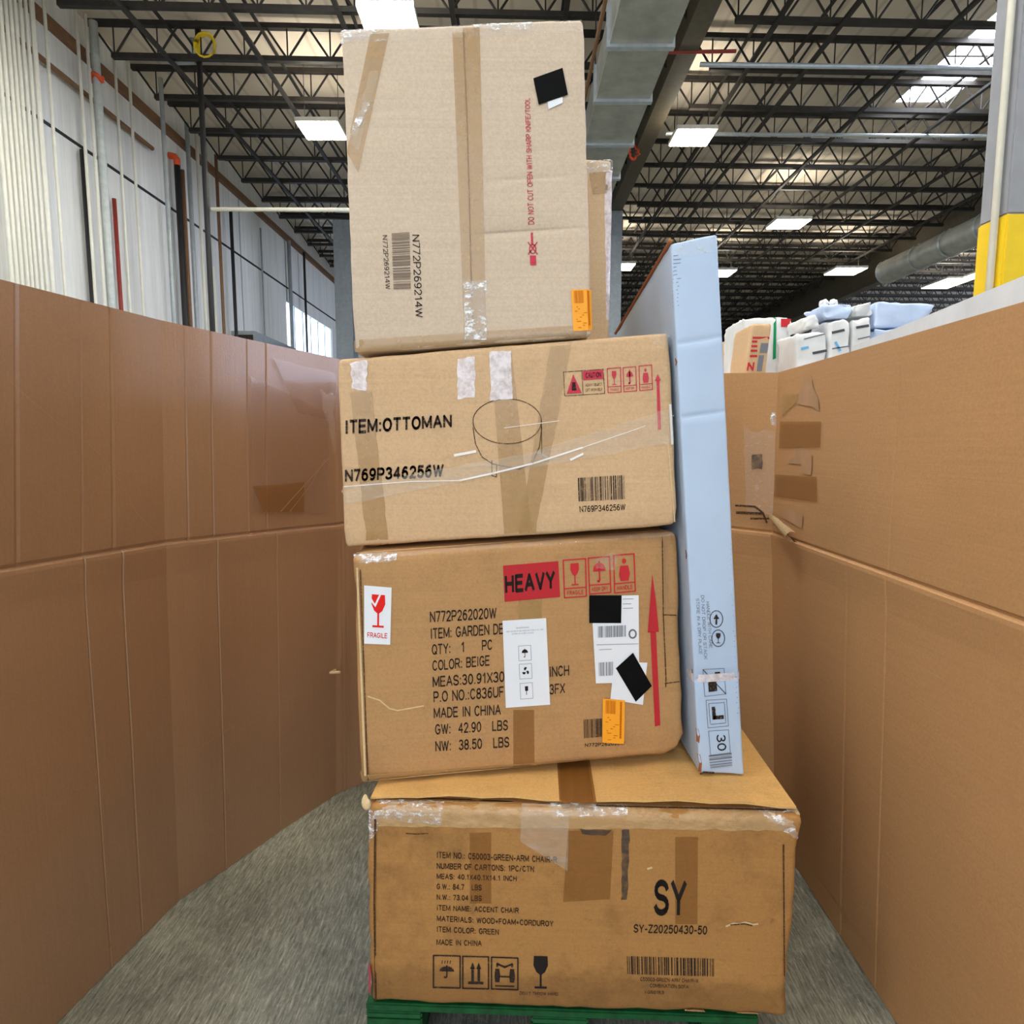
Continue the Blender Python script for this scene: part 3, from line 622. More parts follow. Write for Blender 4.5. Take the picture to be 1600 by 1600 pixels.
# top flaps and top tape
zt = max(fA[0].z, fA[1].z)
def topq(px, py, Zz): return onZ(px, py, Zz)
def flap(q, zz, th=.005, lift=.0):
    bm = BM(); n = 12; up = []; dn = []
    for j in range(5):
        for i in range(n+1):
            a = q[0].lerp(q[1], i/n); b = q[3].lerp(q[2], i/n); p = a.lerp(b, j/4)
            z = zz + .004*noise.noise(Vector((i*.5, j*.7, zz*9))) + (lift*math.sin(i/n*math.pi) if j == 0 else 0)
            up.append(bm.verts.new((p.x, p.y, z+th))); dn.append(bm.verts.new((p.x, p.y, z)))
    m = n+1
    for j in range(4):
        for i in range(n):
            bm.faces.new((up[j*m+i], up[j*m+i+1], up[j*m+m+i+1], up[j*m+m+i])); bm.faces.new((dn[j*m+i], dn[j*m+m+i], dn[j*m+m+i+1], dn[j*m+i+1]))
    for i in range(n): bm.faces.new((up[i], dn[i], dn[i+1], up[i+1])); bm.faces.new((up[4*m+i], up[4*m+i+1], dn[4*m+i+1], dn[4*m+i]))
    for j in range(4): bm.faces.new((up[j*m], up[j*m+m], dn[j*m+m], dn[j*m])); bm.faces.new((up[j*m+n], dn[j*m+n], dn[j*m+m+n], up[j*m+m+n]))
    return bm
def onA(u, t, z=0):
    a = fA[0].lerp(fA[1], u) + nA*t; return Vector((a.x, a.y, 0))
zf = zt + .007
link('top_flap', flap([onA(.008, .012), onA(.455, .02), onA(.455, .985), onA(.01, .985)], zf, lift=.008), M['a_flap'], A)
link('top_flap', flap([onA(.53, .02), onA(.99, .012), onA(.99, .985), onA(.53, .985)], zf, lift=.008), M['a_flap'], A)
link('packing_tape', flap([onA(.45, .004), onA(.535, .004), onA(.535, .98), onA(.45, .98)], zf+.0075, .0008), M['tape_d'], A)
# front tapes
tape(FA, z7((95, 165), (1545, 185), (1535, 255), (105, 240)), 'clear_warm', A, n=(50, 6), jit=3, seed=2)
tape(FA, z7((98, 160), (330, 165), (320, 235), (100, 215)), 'crinkle_glint', A, n=(16, 6), jit=4, seed=3)
tape(FA, z7((690, 168), (960, 172), (955, 205), (700, 205)), 'crinkle_glint', A, n=(16, 6), jit=4, seed=5)
tape(FA, z7((1380, 180), (1545, 190), (1530, 290), (1470, 250)), 'crinkle_glint', A, n=(12, 8), jit=4, seed=6)
tape(FA, z7((75, 165), (120, 180), (110, 250), (78, 300)), 'crinkle_glint', A, n=(6, 8), jit=4, seed=7)
tape(FA, z7((420, 262), (492, 260), (492, 500), (420, 500)), 'tape_d', A)
tape(FA, z7((750, 255), (905, 255), (893, 485), (735, 495)), 'tape_d', A, off=.0014)
tape(FA, z7((1113, 275), (1190, 275), (1188, 570), (1113, 570)), 'tape_d', A)
tape(FA, z7((595, 175), (755, 178), (750, 390), (590, 290)), 'wrap', A, off=.002)
tape(FA, z7((932, 250), (960, 250), (950, 490), (932, 490)), 'tape_gray', A, 'grimy_tape', jit=2)
tape(FA, z7((790, 250), (905, 252), (880, 268), (800, 266)), 'tape_gray', A, 'grimy_tape', jit=3, off=.0018)
inkA = [('ITEM NO.: C50003-GREEN-ARM CHAIR-R', (308, 324), (714, 341), 22), ('NUMBER OF CARTONS: 1PC/CTN', (308, 362), (637, 373), 21), ('MEAS: 40.1x40.1x14.1 INCH', (308, 398), (578, 406), 19),
        ('G.W.: 84.7   LBS', (308, 432), (460, 436), 20), ('N.W.: 73.04 LBS', (308, 468), (460, 473), 19), ('ITEM NAME: ACCENT CHAIR', (308, 504), (585, 514), 19),
        ('MATERIALS: WOOD+FOAM+CORDUROY', (308, 540), (702, 558), 20), ('ITEM COLOR: GREEN', (308, 576), (518, 586), 20), ('MADE IN CHINA', (307, 620), (460, 624), 20)]
for s, a, b, hh in inkA: text(FA, s, z7(a, b, (b[0], b[1]+hh), (a[0], a[1]+hh)), 'ink_f', A, bold=.042)
text(FA, 'SY', z7((1043, 418), (1152, 422), (1150, 544), (1040, 540)), 'ink', A, bold=.035)
text(FA, 'SY-Z20250430-50', z7((973, 569), (1222, 575), (1220, 605), (972, 598)), 'ink_w', A, bold=.03)
bars(FA, z7((950, 677), (1248, 686), (1248, 746), (952, 738)), 'ink_w', A, 4, n=40)
text(FA, 'C50003-GREEN-ARM CHAIR-R', z7((995, 748), (1190, 755), (1190, 768), (995, 761)), 'ink_f', A, bold=.02)
text(FA, 'COMBINATION SOFA', z7((1028, 770), (1158, 775), (1158, 787), (1028, 783)), 'ink_f', A, bold=.02)
text(FA, 'YG50153', z7((1008, 793), (1075, 795), (1075, 806), (1008, 804)), 'ink_f', A, bold=.02)
text(FA, "DON'T THROW HARD", z7((588, 797), (718, 800), (718, 811), (588, 808)), 'ink_f', A, bold=.02)
bm = BM(); o = .0016
q = z7((297, 675), (387, 677), (387, 785), (297, 783)); frame(bm, FA, q, 2.2, o); umbrella(bm, FA, inset(q, .2, .3), o, 2)
for a in range(4): stroke(bm, FA, ip(q, [(.34+a*.1, .15), (.32+a*.1, .24)]), 1.2, o)
link('printed_icon', bm, M['ink_w'], A)
bm = BM(); q = z7((396, 678), (483, 680), (483, 788), (396, 786)); frame(bm, FA, q, 2.2, o); updown(bm, FA, inset(q, .2, .14), o, 4); link('printed_icon', bm, M['ink_w'], A)
bm = BM(); q = z7((493, 681), (582, 684), (582, 791), (493, 788)); frame(bm, FA, q, 2.2, o)
for c in (.22, .78): person(bm, FA, [bil(q, c-.13, .16), bil(q, c+.13, .16), bil(q, c+.13, .78), bil(q, c-.13, .78)], o)
stroke(bm, FA, ip(q, [(.22, .2), (.5, .3), (.78, .2)]), 3, o); stroke(bm, FA, ip(q, [(.3, .6), (.7, .6)]), 2.5, o); stroke(bm, FA, ip(q, [(.15, .9), (.85, .9)]), 2, o)
link('printed_icon', bm, M['ink_w'], A)
bm = BM(); glass(bm, FA, z7((618, 676), (700, 678), (700, 790), (618, 788)), o); link('printed_icon', bm, M['ink'], A)
# tear scar and red mark, crease near left edge
bm = BM(); stroke(bm, FA, z7((1285, 576), (1310, 566), (1330, 568), (1350, 562), (1375, 570), (1392, 568)), 2.5, .002); stroke(bm, FA, z7((1020, 382), (1034, 378)), 3, .002); link('torn_scar', bm, M['edge'], A)
bm = BM(); stroke(bm, FA, z7((1300, 571), (1345, 567), (1372, 573)), 2, .0024); link('dark_crease', bm, M['ink_f'], A)
for pp, w_ in (((( 101, 215), (98, 500), (100, 835)), 3.2), (((1478, 300), (1482, 745)), 2.2), (((205, 262), (240, 264), (280, 262)), 1.5)):
    bm = BM(); stroke(bm, FA, z7(*pp), w_, .0032); link('dark_crease', bm, M['ink_f'], A)
for q in (((1070, 1578), (1102, 1580), (1100, 1592), (1085, 1590), (1078, 1597), (1068, 1592)), ((1152, 1582), (1186, 1584), (1184, 1594), (1160, 1596), (1150, 1590))):
    bm = BM(); poly(bm, FA, list(q), .004); bmesh.ops.solidify(bm, geom=bm.faces[:], thickness=.002); link('torn_scrap', bm, M['edge'], A, False, 'pale torn paper scrap')
bm = BM(); p = fA[0] + Vector((.004, -.004, .006)); bmesh.ops.create_icosphere(bm, subdivisions=4, radius=.012, matrix=Matrix.Translation(p))
for v_ in bm.verts: d_ = v_.co-p; v_.co = p + Vector((d_.x*.8, d_.y*.6, d_.z*1.7))*(1+.6*noise.noise(v_.co*60))
link('crumpled_corner', bm, M['edge'], A)
tape(FA, z7((71, 715), (84, 715), (84, 815), (73, 815)), 'red_w', A, 'red_mark', n=(3, 6), off=.0025)
bm = BM(); stroke(bm, FA, z7((120, 148), (300, 153), (500, 162), (720, 176)), 3.5, .001); link('flap_gap', bm, M['ink_f'], A)
bm = BM(); stroke(bm, FA, z7((850, 184), (1100, 190), (1300, 193), (1500, 198)), 3.5, .0022); link('flap_gap', bm, M['ink_f'], A)

# ================================================================== HEAVY carton (B)
kB = .13; pxB = [(551, 869), (1060, 831), (1071, 1178), (563, 1226)]
YB = 1.55
fB = make_front(pxB, YB, kB)
low = min(fB[3].z, fB[2].z)
dz = (zf + .012) - fB[3].z
B = thing('carton', 'brown carton with a red HEAVY panel, second from the bottom', 'carton', (0, 1.9, zf+.012))
cB = corners8(fB, kB, .76, dzt=-.0, dzb=-.0)
carton('carton_body', cB, M['b'], B, .02, .005, 2, bulge=.004)
FB = Face(fB, r=.02); z6 = Z(.425, 530, 820)
tape(FB, z6((45, 108), (210, 92), (215, 130), (60, 145)), 'crinkle_glint', B, n=(14, 6), jit=4, seed=11)
tape(FB, z6((45, 105), (1245, 20), (1248, 40), (50, 128)), 'clear', B, n=(40, 4), jit=2, seed=12)
tape(FB, z6((660, 275), (745, 275), (745, 345), (660, 345)), 'tape', B, n=(5, 5))
tape(FB, z6((640, 680), (716, 680), (718, 900), (640, 908)), 'tape_d', B)
tape(FB, z6((70, 920), (1270, 835), (1272, 860), (85, 950)), 'tape', B, n=(40, 4))
tape(FB, z6((940, 120), (1030, 100), (1010, 165), (950, 160)), 'clear', B, n=(8, 6), jit=6, seed=5, off=.0025)
bm = BM(); q = z6((602, 150), (805, 133), (812, 265), (608, 283)); patch(bm, FB, q, .0014, 6, 6); link('red_panel', bm, M['redfill'], B)
text(FB, 'HEAVY', z6((608, 185), (792, 167), (795, 235), (610, 253)), 'ink', B, .002, .06)
qs = [z6((823, 130), (905, 124), (908, 262), (828, 268)), z6((915, 122), (993, 116), (998, 248), (920, 254)), z6((1008, 112), (1083, 106), (1088, 243), (1012, 250))]
for i, q in enumerate(qs):
    bm = BM(); frame(bm, FB, q, 2, .0016); stroke(bm, FB, [bil(q, 0, .76), bil(q, 1, .76)], 2, .0016); c = inset(q, .18, .1); c = [c[0], c[1], bil(q, .82, .7), bil(q, .18, .7)]
    if i == 0: glass(bm, FB, c, .0018)
    elif i == 1: umbrella(bm, FB, c, .0018, 2.5)
    else: person(bm, FB, c, .0018)
    text(FB, ('FRAGILE', 'KEEP DRY', 'HANDLE')[i], [bil(q, .12, .82), bil(q, .88, .82), bil(q, .88, .94), bil(q, .12, .94)], 'red', None, .0016, .03, bm)
    link('printed_icon', bm, M['red'], B)
bm = BM(); poly(bm, FB, z6((1150, 180), (1163, 270), (1175, 393), (1133, 396)), .0016); poly(bm, FB, z6((1143, 392), (1164, 392), (1180, 736), (1160, 741)), .0016); link('printed_arrow', bm, M['redfill'], B)
L_B = [('N772P262020W', (333, 318), (578, 303), 41), ('ITEM: GARDEN DE', (335, 380), (604, 361), 40), ('QTY:   1     PC', (340, 439), (563, 420), 39), ('COLOR: BEIGE', (342, 498), (553, 478), 39),
       ('MEAS:30.91X30', (343, 557), (607, 537), 40), ('INCH', (772, 520), (845, 514), 40), ('P.O NO.:C836UF', (346, 612), (605, 592), 41), ('3FX', (772, 586), (830, 580), 38),
       ('MADE IN CHINA', (347, 672), (594, 659), 39), ('GW:  42.90   LBS', (352, 732), (620, 716), 39), ('NW:  38.50   LBS', (353, 794), (625, 778), 39)]
for s, a, b, hh in L_B: text(FB, s, z6(a, b, (b[0], b[1]+hh), (a[0]+1, a[1]+hh)), 'ink_w', B, bold=.022)
bars(FB, z6((898, 715), (966, 711), (966, 778), (900, 784)), 'ink_w', B, 9, n=22)
text(FB, 'N772P262020W', z6((903, 803), (1050, 796), (1050, 808), (903, 816)), 'ink_w', B, bold=.03)
bm = BM(); stroke(bm, FB, z6((60, 103), (350, 84), (640, 62), (900, 42), (1228, 20)), 4, .003); link('worn_lit_edge', bm, M['edge'], B)  # pale paper edge, with its highlight painted in as a light strip
bm = BM(); stroke(bm, FB, z6((90, 948), (300, 925), (480, 908), (690, 893)), 3, .003); link('worn_lit_edge', bm, M['edge'], B)
# stickers
def sticker(F, q, mat, parent, name, label=None, off=.0022, n=(4, 4)):
    bm = BM(); patch(bm, F, q, off, *n); return link(name, bm, M[mat], parent, False, label)
q = z6((92, 222), (193, 230), (188, 440), (92, 436)); s = sticker(FB, q, 'white', B, 'fragile_sticker', 'white sticker with a red broken glass')
bm = BM(); glass(bm, FB, [bil(q, .1, .14), bil(q, .95, .14), bil(q, .95, .72), bil(q, .1, .72)], .003); text(FB, 'FRAGILE', [bil(q, .12, .8), bil(q, .88, .8), bil(q, .88, .89), bil(q, .12, .89)], 'pink', None, .003, .02, bm); link('sticker_print', bm, M['redsolid'], s)
bm = BM(); poly(bm, FB, [bil(q, .2, .16), bil(q, .4, .3), bil(q, .55, .14), bil(q, .62, .14), bil(q, .42, .36), bil(q, .2, .24)], .0034); link('sticker_print', bm, M['white'], s)
q = z6((600, 352), (760, 342), (775, 660), (612, 672)); s = sticker(FB, q, 'white', B, 'handling_sticker', 'tall white sticker with three small black icons')
bm = BM(); text(FB, 'WARNING', sub(q, .3, .085, .6, .1), 'ink', None, .003, .0, bm); text(FB, 'keep this side up and handle with care at all times', sub(q, .08, .12, .93, .135), 'ink', None, .003, 0, bm); text(FB, 'store in a dry place', sub(q, .2, .15, .7, .165), 'ink', None, .003, 0, bm)
link('sticker_print', bm, M['greyink'], s)
for i, (a, b) in enumerate(((.3, .47), (.51, .68), (.73, .91))):
    bm = BM(); c = sub(q, .34, a, .62, b); frame(bm, FB, c, .6, .003); link('icon_frame', bm, M['greyink'], s); bm = BM(); d = inset(c, .22, .2)
    if i == 0: umbrella(bm, FB, d, .0032, 1)
    elif i == 1:
        for t in (90, 210, 330):
            cx, cy = .5+.28*math.cos(math.radians(t)), .5-.28*math.sin(math.radians(t)); poly(bm, FB, ip(d, arcp(cx, cy, .24, .2, t-60, t+160, 8)), .0032)
    else: poly(bm, FB, sub(d, .3, 0, .75, .5), .0032); stroke(bm, FB, ip(d, [(.5, .5), (.5, .9)]), 1, .0032)
    link('sticker_icon', bm, M['ink'], s)
q = z6((925, 262), (1100, 258), (1102, 578), (943, 582)); s = sticker(FB, q, 'white', B, 'shipping_label', 'white shipping label with a black patch over its top')
bm = BM(); patch(bm, FB, z6((918, 258), (1037, 258), (1035, 360), (918, 360)), .0034, 2, 2); link('black_patch', bm, M['black'], s, False, 'black square covering the top of the label')
bars(FB, z6((950, 372), (1052, 368), (1052, 410), (950, 414)), 'greyink', s, 21, off=.003, n=26, name='label_barcode'); bars(FB, z6((953, 505), (1007, 502), (1007, 552), (954, 555)), 'greyink', s, 22, off=.003, n=16, name='label_barcode')
bm = BM(); stroke(bm, FB, ip(z6((1065, 385), (1090, 385), (1090, 415), (1065, 415)), arcp(.5, .5, .5, .5, 0, 360, 12)), 2.5, .003)
link('label_ring', bm, M['greyink'], s)
for pp in (((945, 440), (1098, 436)), ((955, 458), (1000, 456)), ((1042, 272), (1080, 271)), ((1042, 290), (1072, 289)), ((1042, 306), (1078, 305))):
    bm = BM(); stroke(bm, FB, z6(*pp), .8, .003); link('label_line', bm, M['greyink'], s)
q = z6((1010, 500), (1131, 505), (1115, 660), (995, 640)); s = sticker(FB, q, 'white', B, 'tilted_label', 'white tilted label under a black diamond patch', off=.0038)
bm = BM(); patch(bm, FB, z6((1078, 468), (1147, 590), (1088, 648), (1015, 525)), .005, 2, 2); link('black_patch', bm, M['black'], s, False, 'black tilted patch over the label')
bm = BM(); text(FB, '1234', z6((1008, 565), (1014, 605), (1008, 606), (1002, 566)), 'ink', None, .0045, 0, bm); bm.free()
def orange(F, q, parent, off=.005):
    s = sticker(F, q, 'orange', parent, 'orange_sticker', 'orange sticker with small print', off=off)
    bars(F, sub(q, .12, .03, .58, .33), 'orange_ink', s, 31, off=off+.0008, n=14, name='sticker_barcode')
    bm = BM(); rnd = random.Random(4)
    for j in range(11):
        u, v = rnd.uniform(.1, .6), .42+j*.05; stroke(bm, F, [bil(q, u, v), bil(q, u+rnd.uniform(.05, .2), v)], 1.0, off+.0008)
    for j in range(14): v = .05+j*.06; stroke(bm, F, [bil(q, .82, v), bil(q, .82, v+.035)], 3, off+.0008)
    link('sticker_print', bm, M['orange_ink'], s)
orange(FB, z6((967, 635), (1048, 642), (1045, 802), (965, 797)), B, .0062)
bm = BM(); stroke(bm, FB, z6((105, 630), (150, 645), (185, 675), (215, 682), (310, 665)), 2, .0012); link('paper_scuff', bm, M['edge'], B)
for pp, w_, m_ in ((((1188, 45), (1190, 330), (1200, 560), (1205, 855)), 1.6, 'ink_f'), (((1190, 330), (1240, 332)), 1.6, 'ink_f'), (((1196, 582), (1250, 576)), 1.6, 'ink_f'), (((78, 165), (106, 940)), 1.6, 'ink_f'), (((1199, 60), (1202, 200), (1203, 320)), 3, 'fold'), (((66, 160), (96, 920)), 3.5, 'edge')):
    bm = BM(); stroke(bm, FB, z6(*pp), w_, .0034); link('worn_lit_edge' if m_ != 'ink_f' else 'dark_crease', bm, M[m_], B)

# ================================================================== OTTOMAN carton (C)
pxC = [(525, 561), (1047, 519), (1060, 822), (538, 856)]
fC = make_front(pxC, 1.565, .0)
Cc = thing('carton', 'tan carton printed with an ottoman drawing, third from the bottom', 'carton', (0, 1.9, fC[3].z))
cC = corners8(fC, .0, .74)
carton('carton_body', cC, M['c'], Cc, .012, .0025, 3)
FCc = Face(fC, r=.012); z5 = Z(.45, 500, 500)
tape(FCc, z5((590, 85), (662, 85), (735, 735), (640, 742)), 'tape', Cc, n=(5, 20))
tape(FCc, z5((800, 90), (872, 85), (748, 738), (690, 742)), 'tape', Cc, off=.0016, n=(5, 20), jit=2)
tape(FCc, z5((478, 135), (538, 128), (540, 268), (478, 275)), 'lilac', Cc, 'clear_tape', jit=3, seed=2)  # this and the next two patches paint reflections on clear tape
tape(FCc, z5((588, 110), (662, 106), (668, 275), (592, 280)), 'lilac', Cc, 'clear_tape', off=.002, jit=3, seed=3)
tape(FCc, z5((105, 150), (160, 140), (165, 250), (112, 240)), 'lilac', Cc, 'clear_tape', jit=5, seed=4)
tape(FCc, z5((105, 250), (180, 245), (240, 780), (165, 790)), 'tape', Cc, n=(5, 20), jit=3, seed=5)
tape(FCc, z5((1150, 45), (1222, 38), (1225, 100), (1160, 95)), 'clear', Cc, n=(8, 8), jit=3, seed=6)
tape(FCc, z5((78, 580), (760, 455), (1242, 310), (1245, 345), (920, 470))[0:2] + z5((820, 495), (82, 640)), 'wrap', Cc, 'stretch_film', n=(30, 8), off=.0035, jit=3, seed=7)
tape(FCc, z5((740, 455), (1242, 300), (1245, 420), (820, 500)), 'wrap', Cc, 'stretch_film', n=(24, 8), off=.0038, jit=3, seed=8)
bm = BM()
for pts, w in ((((485, 557), (600, 532), (740, 498), (910, 443)), 2.6), (((468, 470), (540, 456)), 4), (((870, 485), (912, 465)), 3.2), (((1215, 295), (1222, 430)), 4), (((85, 578), (320, 560), (485, 557)), 1.2), (((640, 375), (830, 350)), .8), (((910, 443), (1100, 378), (1240, 330)), 1.0)):
    stroke(bm, FCc, z5(*pts), w, .0045)
link('film_glint', bm, M['film_glint'], Cc)  # white strokes paint the glints along the film creases
text(FCc, 'ITEM:OTTOMAN', z5((87, 347), (458, 327), (458, 373), (87, 398)), 'ink_w', Cc, bold=.05)
text(FCc, 'N769P346256W', z5((87, 519), (430, 499), (428, 545), (87, 563)), 'ink_w', Cc, bold=.05)
bars(FCc, z5((895, 548), (1056, 538), (1058, 622), (898, 630)), 'ink_w', Cc, 12)
text(FCc, 'N769P346256W', z5((900, 646), (1060, 638), (1060, 660), (902, 668)), 'ink_w', Cc, bold=.02)
bm = BM(); q = z5((845, 181), (983, 171), (988, 255), (850, 264)); frame(bm, FCc, q, 1.0, .0016); stroke(bm, FCc, [bil(q, .46, 0), bil(q, .46, 1)], .9, .0016)
for v in (.55, .76): text(FCc, ('Heavy object', 'lift with help')[v > .6], sub(q, .53, v, .95, v+.12), 'ink', None, .0016, .01, bm)
link('printed_frame', bm, M['ink_f'], Cc)
bm = BM(); poly(bm, FCc, [bil(q, .05, .92), bil(q, .24, .12), bil(q, .43, .92)], .0016); poly(bm, FCc, sub(q, .48, .02, .99, .4), .0016); link('printed_warning', bm, M['red_w'], Cc)
bm = BM(); text(FCc, 'CAUTION', sub(q, .55, .1, .94, .32), 'ink', None, .0022, .03, bm); poly(bm, FCc, ip(q, [(.2, .45), (.28, .45), (.3, .8), (.18, .8)]), .0022); link('printed_warning', bm, M['ink_w'], Cc)
for i, q in enumerate((z5((997, 169), (1043, 165), (1045, 250), (1000, 253)), z5((1052, 166), (1096, 162), (1099, 246), (1055, 249)), z5((1107, 160), (1151, 156), (1154, 241), (1110, 245)))):
    bm = BM(); frame(bm, FCc, q, 1.4, .0016); stroke(bm, FCc, [bil(q, 0, .76), bil(q, 1, .76)], 1.2, .0016); c = sub(q, .2, .12, .8, .7)
    (glass if i == 0 else umbrella if i == 1 else person)(bm, FCc, c, .0018); text(FCc, ('FRAGILE', 'KEEP DRY', 'HANDLE')[i], sub(q, .15, .83, .85, .93), 'red', None, .0016, .02, bm)
    link('printed_icon', bm, M['red_w'], Cc)
bm = BM(); poly(bm, FCc, z5((1172, 188), (1184, 210), (1162, 212)), .0016); poly(bm, FCc, z5((1168, 210), (1178, 210), (1184, 380), (1173, 382)), .0016); link('printed_arrow', bm, M['red_w'], Cc)
bm = BM(); cx, cy = 650, 352
stroke(bm, FCc, z5(*arcp(cx, cy, 119, 78, 0, 360, 40)), 1.3, .0016); stroke(bm, FCc, z5((531, 372), (540, 430), (562, 475), (600, 500), (690, 518), (735, 500), (762, 440), (770, 370)), 1.3, .0016)
for a in (((597, 488), (597, 540), (612, 545), (614, 500)), ((750, 465), (770, 465), (768, 345))): stroke(bm, FCc, z5(*a), 1.3, .0016)
link('printed_drawing', bm, M['ink_f'], Cc)
bm = BM(); stroke(bm, FCc, z5((1200, 45), (1208, 430), (1232, 700)), 2, .001); link('worn_lit_edge', bm, M['edge'], Cc)

# ================================================================== top carton (D)
pxD = [(532, 45), (912, 28), (925, 525), (553, 553)]
fD = make_front(pxD, 1.565, 0)
D = thing('carton', 'tall pale carton with one black patch, topmost of the stack', 'carton', (-.1, 1.7, fD[3].z))
carton('carton_body', corners8(fD, 0, .32), M['d'], D, .010, .002, 4, folds=((.352, .5, .98, .005), (.52, .55, .95, .003), (.75, .0, .35, .0016), (.2, .5, .9, .001), (.83, .45, .98, .0012)))
FD = Face(fD, r=.010); z2 = Z(.3375, 520, 0); z8 = Z(.175, 560, 330); z9 = Z(.2125, 780, 80)
tape(FD, z2((553, 150), (608, 150), (655, 1585), (610, 1590)), 'tape', D, n=(4, 30))
tape(FD, z2((600, 130), (680, 128), (712, 1580), (645, 1590)), 'tape', D, off=.0016, n=(4, 30))
bm = BM(); stroke(bm, FD, z2((606, 170), (620, 500), (632, 900), (640, 1250), (652, 1585)), 1.0, .002); link('tape_seam', bm, M['greyw'], D)
tape(FD, z2((606, 1300), (712, 1300), (712, 1570), (612, 1575)), 'crinkle_glint', D, 'clear_tape', n=(10, 20), jit=3, seed=3, off=.0024)
tape(FD, z2((180, 130), (268, 128), (118, 800), (62, 700)), 'tape', D, n=(6, 16))
tape(FD, z2((175, 330), (215, 330), (120, 700), (70, 650)), 'clear', D, 'clear_tape', n=(8, 18), jit=3, seed=4, off=.002)
tape(FD, z2((150, 470), (175, 480), (105, 630), (85, 610)), 'crinkle_glint', D, 'clear_tape', n=(5, 10), jit=3, seed=14, off=.0026)
tape(FD, z2((38, 122), (1155, 75), (1160, 150), (45, 200)), 'clear', D, 'clear_tape', n=(40, 6), jit=2, seed=5, off=.0016)
tape(FD, z2((36, 122), (250, 118), (170, 175), (40, 205)), 'crinkle_glint', D, 'clear_tape', n=(14, 6), jit=4, seed=6, off=.0026)
tape(FD, z2((640, 112), (925, 95), (925, 140), (660, 135)), 'crinkle_glint', D, 'clear_tape', n=(14, 5), jit=4, seed=7, off=.0026)
tape(FD, z2((90, 1575), (1210, 1500), (1212, 1560), (100, 1630)), 'tape', D, n=(30, 4))
tape(FD, z2((610, 1555), (1200, 1520), (1200, 1560), (615, 1590)), 'clear', D, 'clear_tape', n=(24, 4), jit=3, seed=8, off=.0022)
text(FD, 'N772P269214W', [(655.4, 367), (661, 496), (649.5, 497), (644, 367)], 'ink_w', D, bold=.004)
text(FD, 'N772P269214W', [(605, 367.6), (610, 452), (602.5, 453), (597.6, 368)], 'ink_w', D, bold=.004)
bars(FD, [(612, 365), (640, 363), (642, 451), (615, 452)], 'greyw', D, 15, 'v', n=26)
text(FD, 'DO NOT CUT OPEN WITH SHARP KNIFE/TOOL', z9((213, 1275), (188, 345), (225, 345), (258, 1275)), 'red_w', D, bold=.02)
bm = BM(); q = z9((215, 1335), (270, 1335), (278, 1575), (222, 1575)); stroke(bm, FD, ip(q, [(-.1, .3), (1.1, .66)]), 2, .0016); stroke(bm, FD, ip(q, [(1.1, .3), (-.1, .66)]), 2, .0016); poly(bm, FD, sub(q, .3, 0, .6, .35), .0016); poly(bm, FD, sub(q, .1, .7, .9, 1), .0016); stroke(bm, FD, ip(q, arcp(.5, .5, .42, .14, 0, 360)), 1.6, .0016); link('printed_icon', bm, M['red_w'], D)
s = sticker(FD, z9((350, 340), (464, 325), (467, 382), (363, 430)), 'white', D, 'small_label', 'small white label mostly under a black patch')
bm = BM(); patch(bm, FD, z9((250, 205), (465, 128), (505, 325), (290, 398)), .0034, 2, 2); link('black_patch', bm, M['black'], s, False, 'black tilted square patch')
orange(FD, [(892, 453), (924.6, 452), (927, 516), (895.7, 517.7)], D, .0024)

# ================================================================== carton behind (E)
YE = 1.93
e_tr = onY(958, 247, YE)
zb = fC[0].z + (fC[1].z-fC[0].z)*.83 + .012
x1 = e_tr.x; x0 = x1-.5; zt_ = e_tr.z
fE = [Vector((x0, YE, zt_+.01)), Vector((x1, YE, zt_)), Vector((x1-.004, YE, zb)), Vector((x0, YE, zb-.03))]
E_ = thing('carton', 'pale carton peeking out behind the right side of the topmost carton', 'carton', (x0+.25, 2.1, zb))
carton('carton_body', corners8(fE, 0, .34), M['e'], E_, .012, .004, 6)
FE = Face(fE, r=.012)
tape(FE, [(915, 252), (958, 247), (958, 268), (915, 272)], 'crinkle_glint', E_, 'clear_tape', n=(8, 4), jit=3)
tape(FE, [(920, 270), (954, 268), (948, 302), (926, 304)], 'tape', E_); tape(FE, [(945, 270), (957, 268), (957, 500), (946, 500)], 'lilac', E_, 'clear_tape', jit=3)
bm = BM(); stroke(bm, FE, [(915, 470), (953, 470)], 2, .0016); link('dark_crease', bm, M['ink_f'], E_)

# ================================================================== tall white carton (W)
YW = 1.545
fW = make_front([(1048, 379), (1121, 364), (1163, 1206), (1093, 1211)], YW, 0)
zW = zf + .013
for i in (2, 3):
    fW[i].z = zW
bk = [fW[0]+Vector((0, .78, -.08)), fW[1]+Vector((0, .78, -.08)), fW[2]+Vector((0, .78, 0)), fW[3]+Vector((0, .78, 0))]
Wt = thing('tall_carton', 'tall narrow white carton leaning against the right side of the stack', 'carton', (fW[3].x, YW, zW))
carton('carton_body', fW+bk, M['wbox'], Wt, .006, .0015, 8, folds=((.824, 0, 1, .006), (.692, 0, 1, .005), (.19, 0, 1, .006)))
FW = Face(fW, r=.006)
bm = BM()
ea, eb = fW[0], bk[0]
tube(bm, [ea.lerp(eb, t/12) + Vector((.003*noise.noise(Vector((t, 0, 0))), 0, .003)) for t in range(13)], .006, 6); link('torn_edge', bm, M['rust'], Wt, True, 'torn brown board edge')
tape(FW, [(1056, 1056), (1157, 1050), (1157, 1062), (1060, 1068)], 'lilac', Wt, 'clear_tape', off=.002, n=(8, 3))
tape(FW, [(1049, 384), (1122, 368), (1124, 392), (1050, 406)], 'clear', Wt, 'clear_tape', off=.0015, n=(8, 4), jit=2)
def wt(s, x, y0, y1, w): text(FW, s, [(x+w, y0), (x+w+5, y1), (x+5, y1), (x, y0)], 'greyink', Wt, .0014, .0)
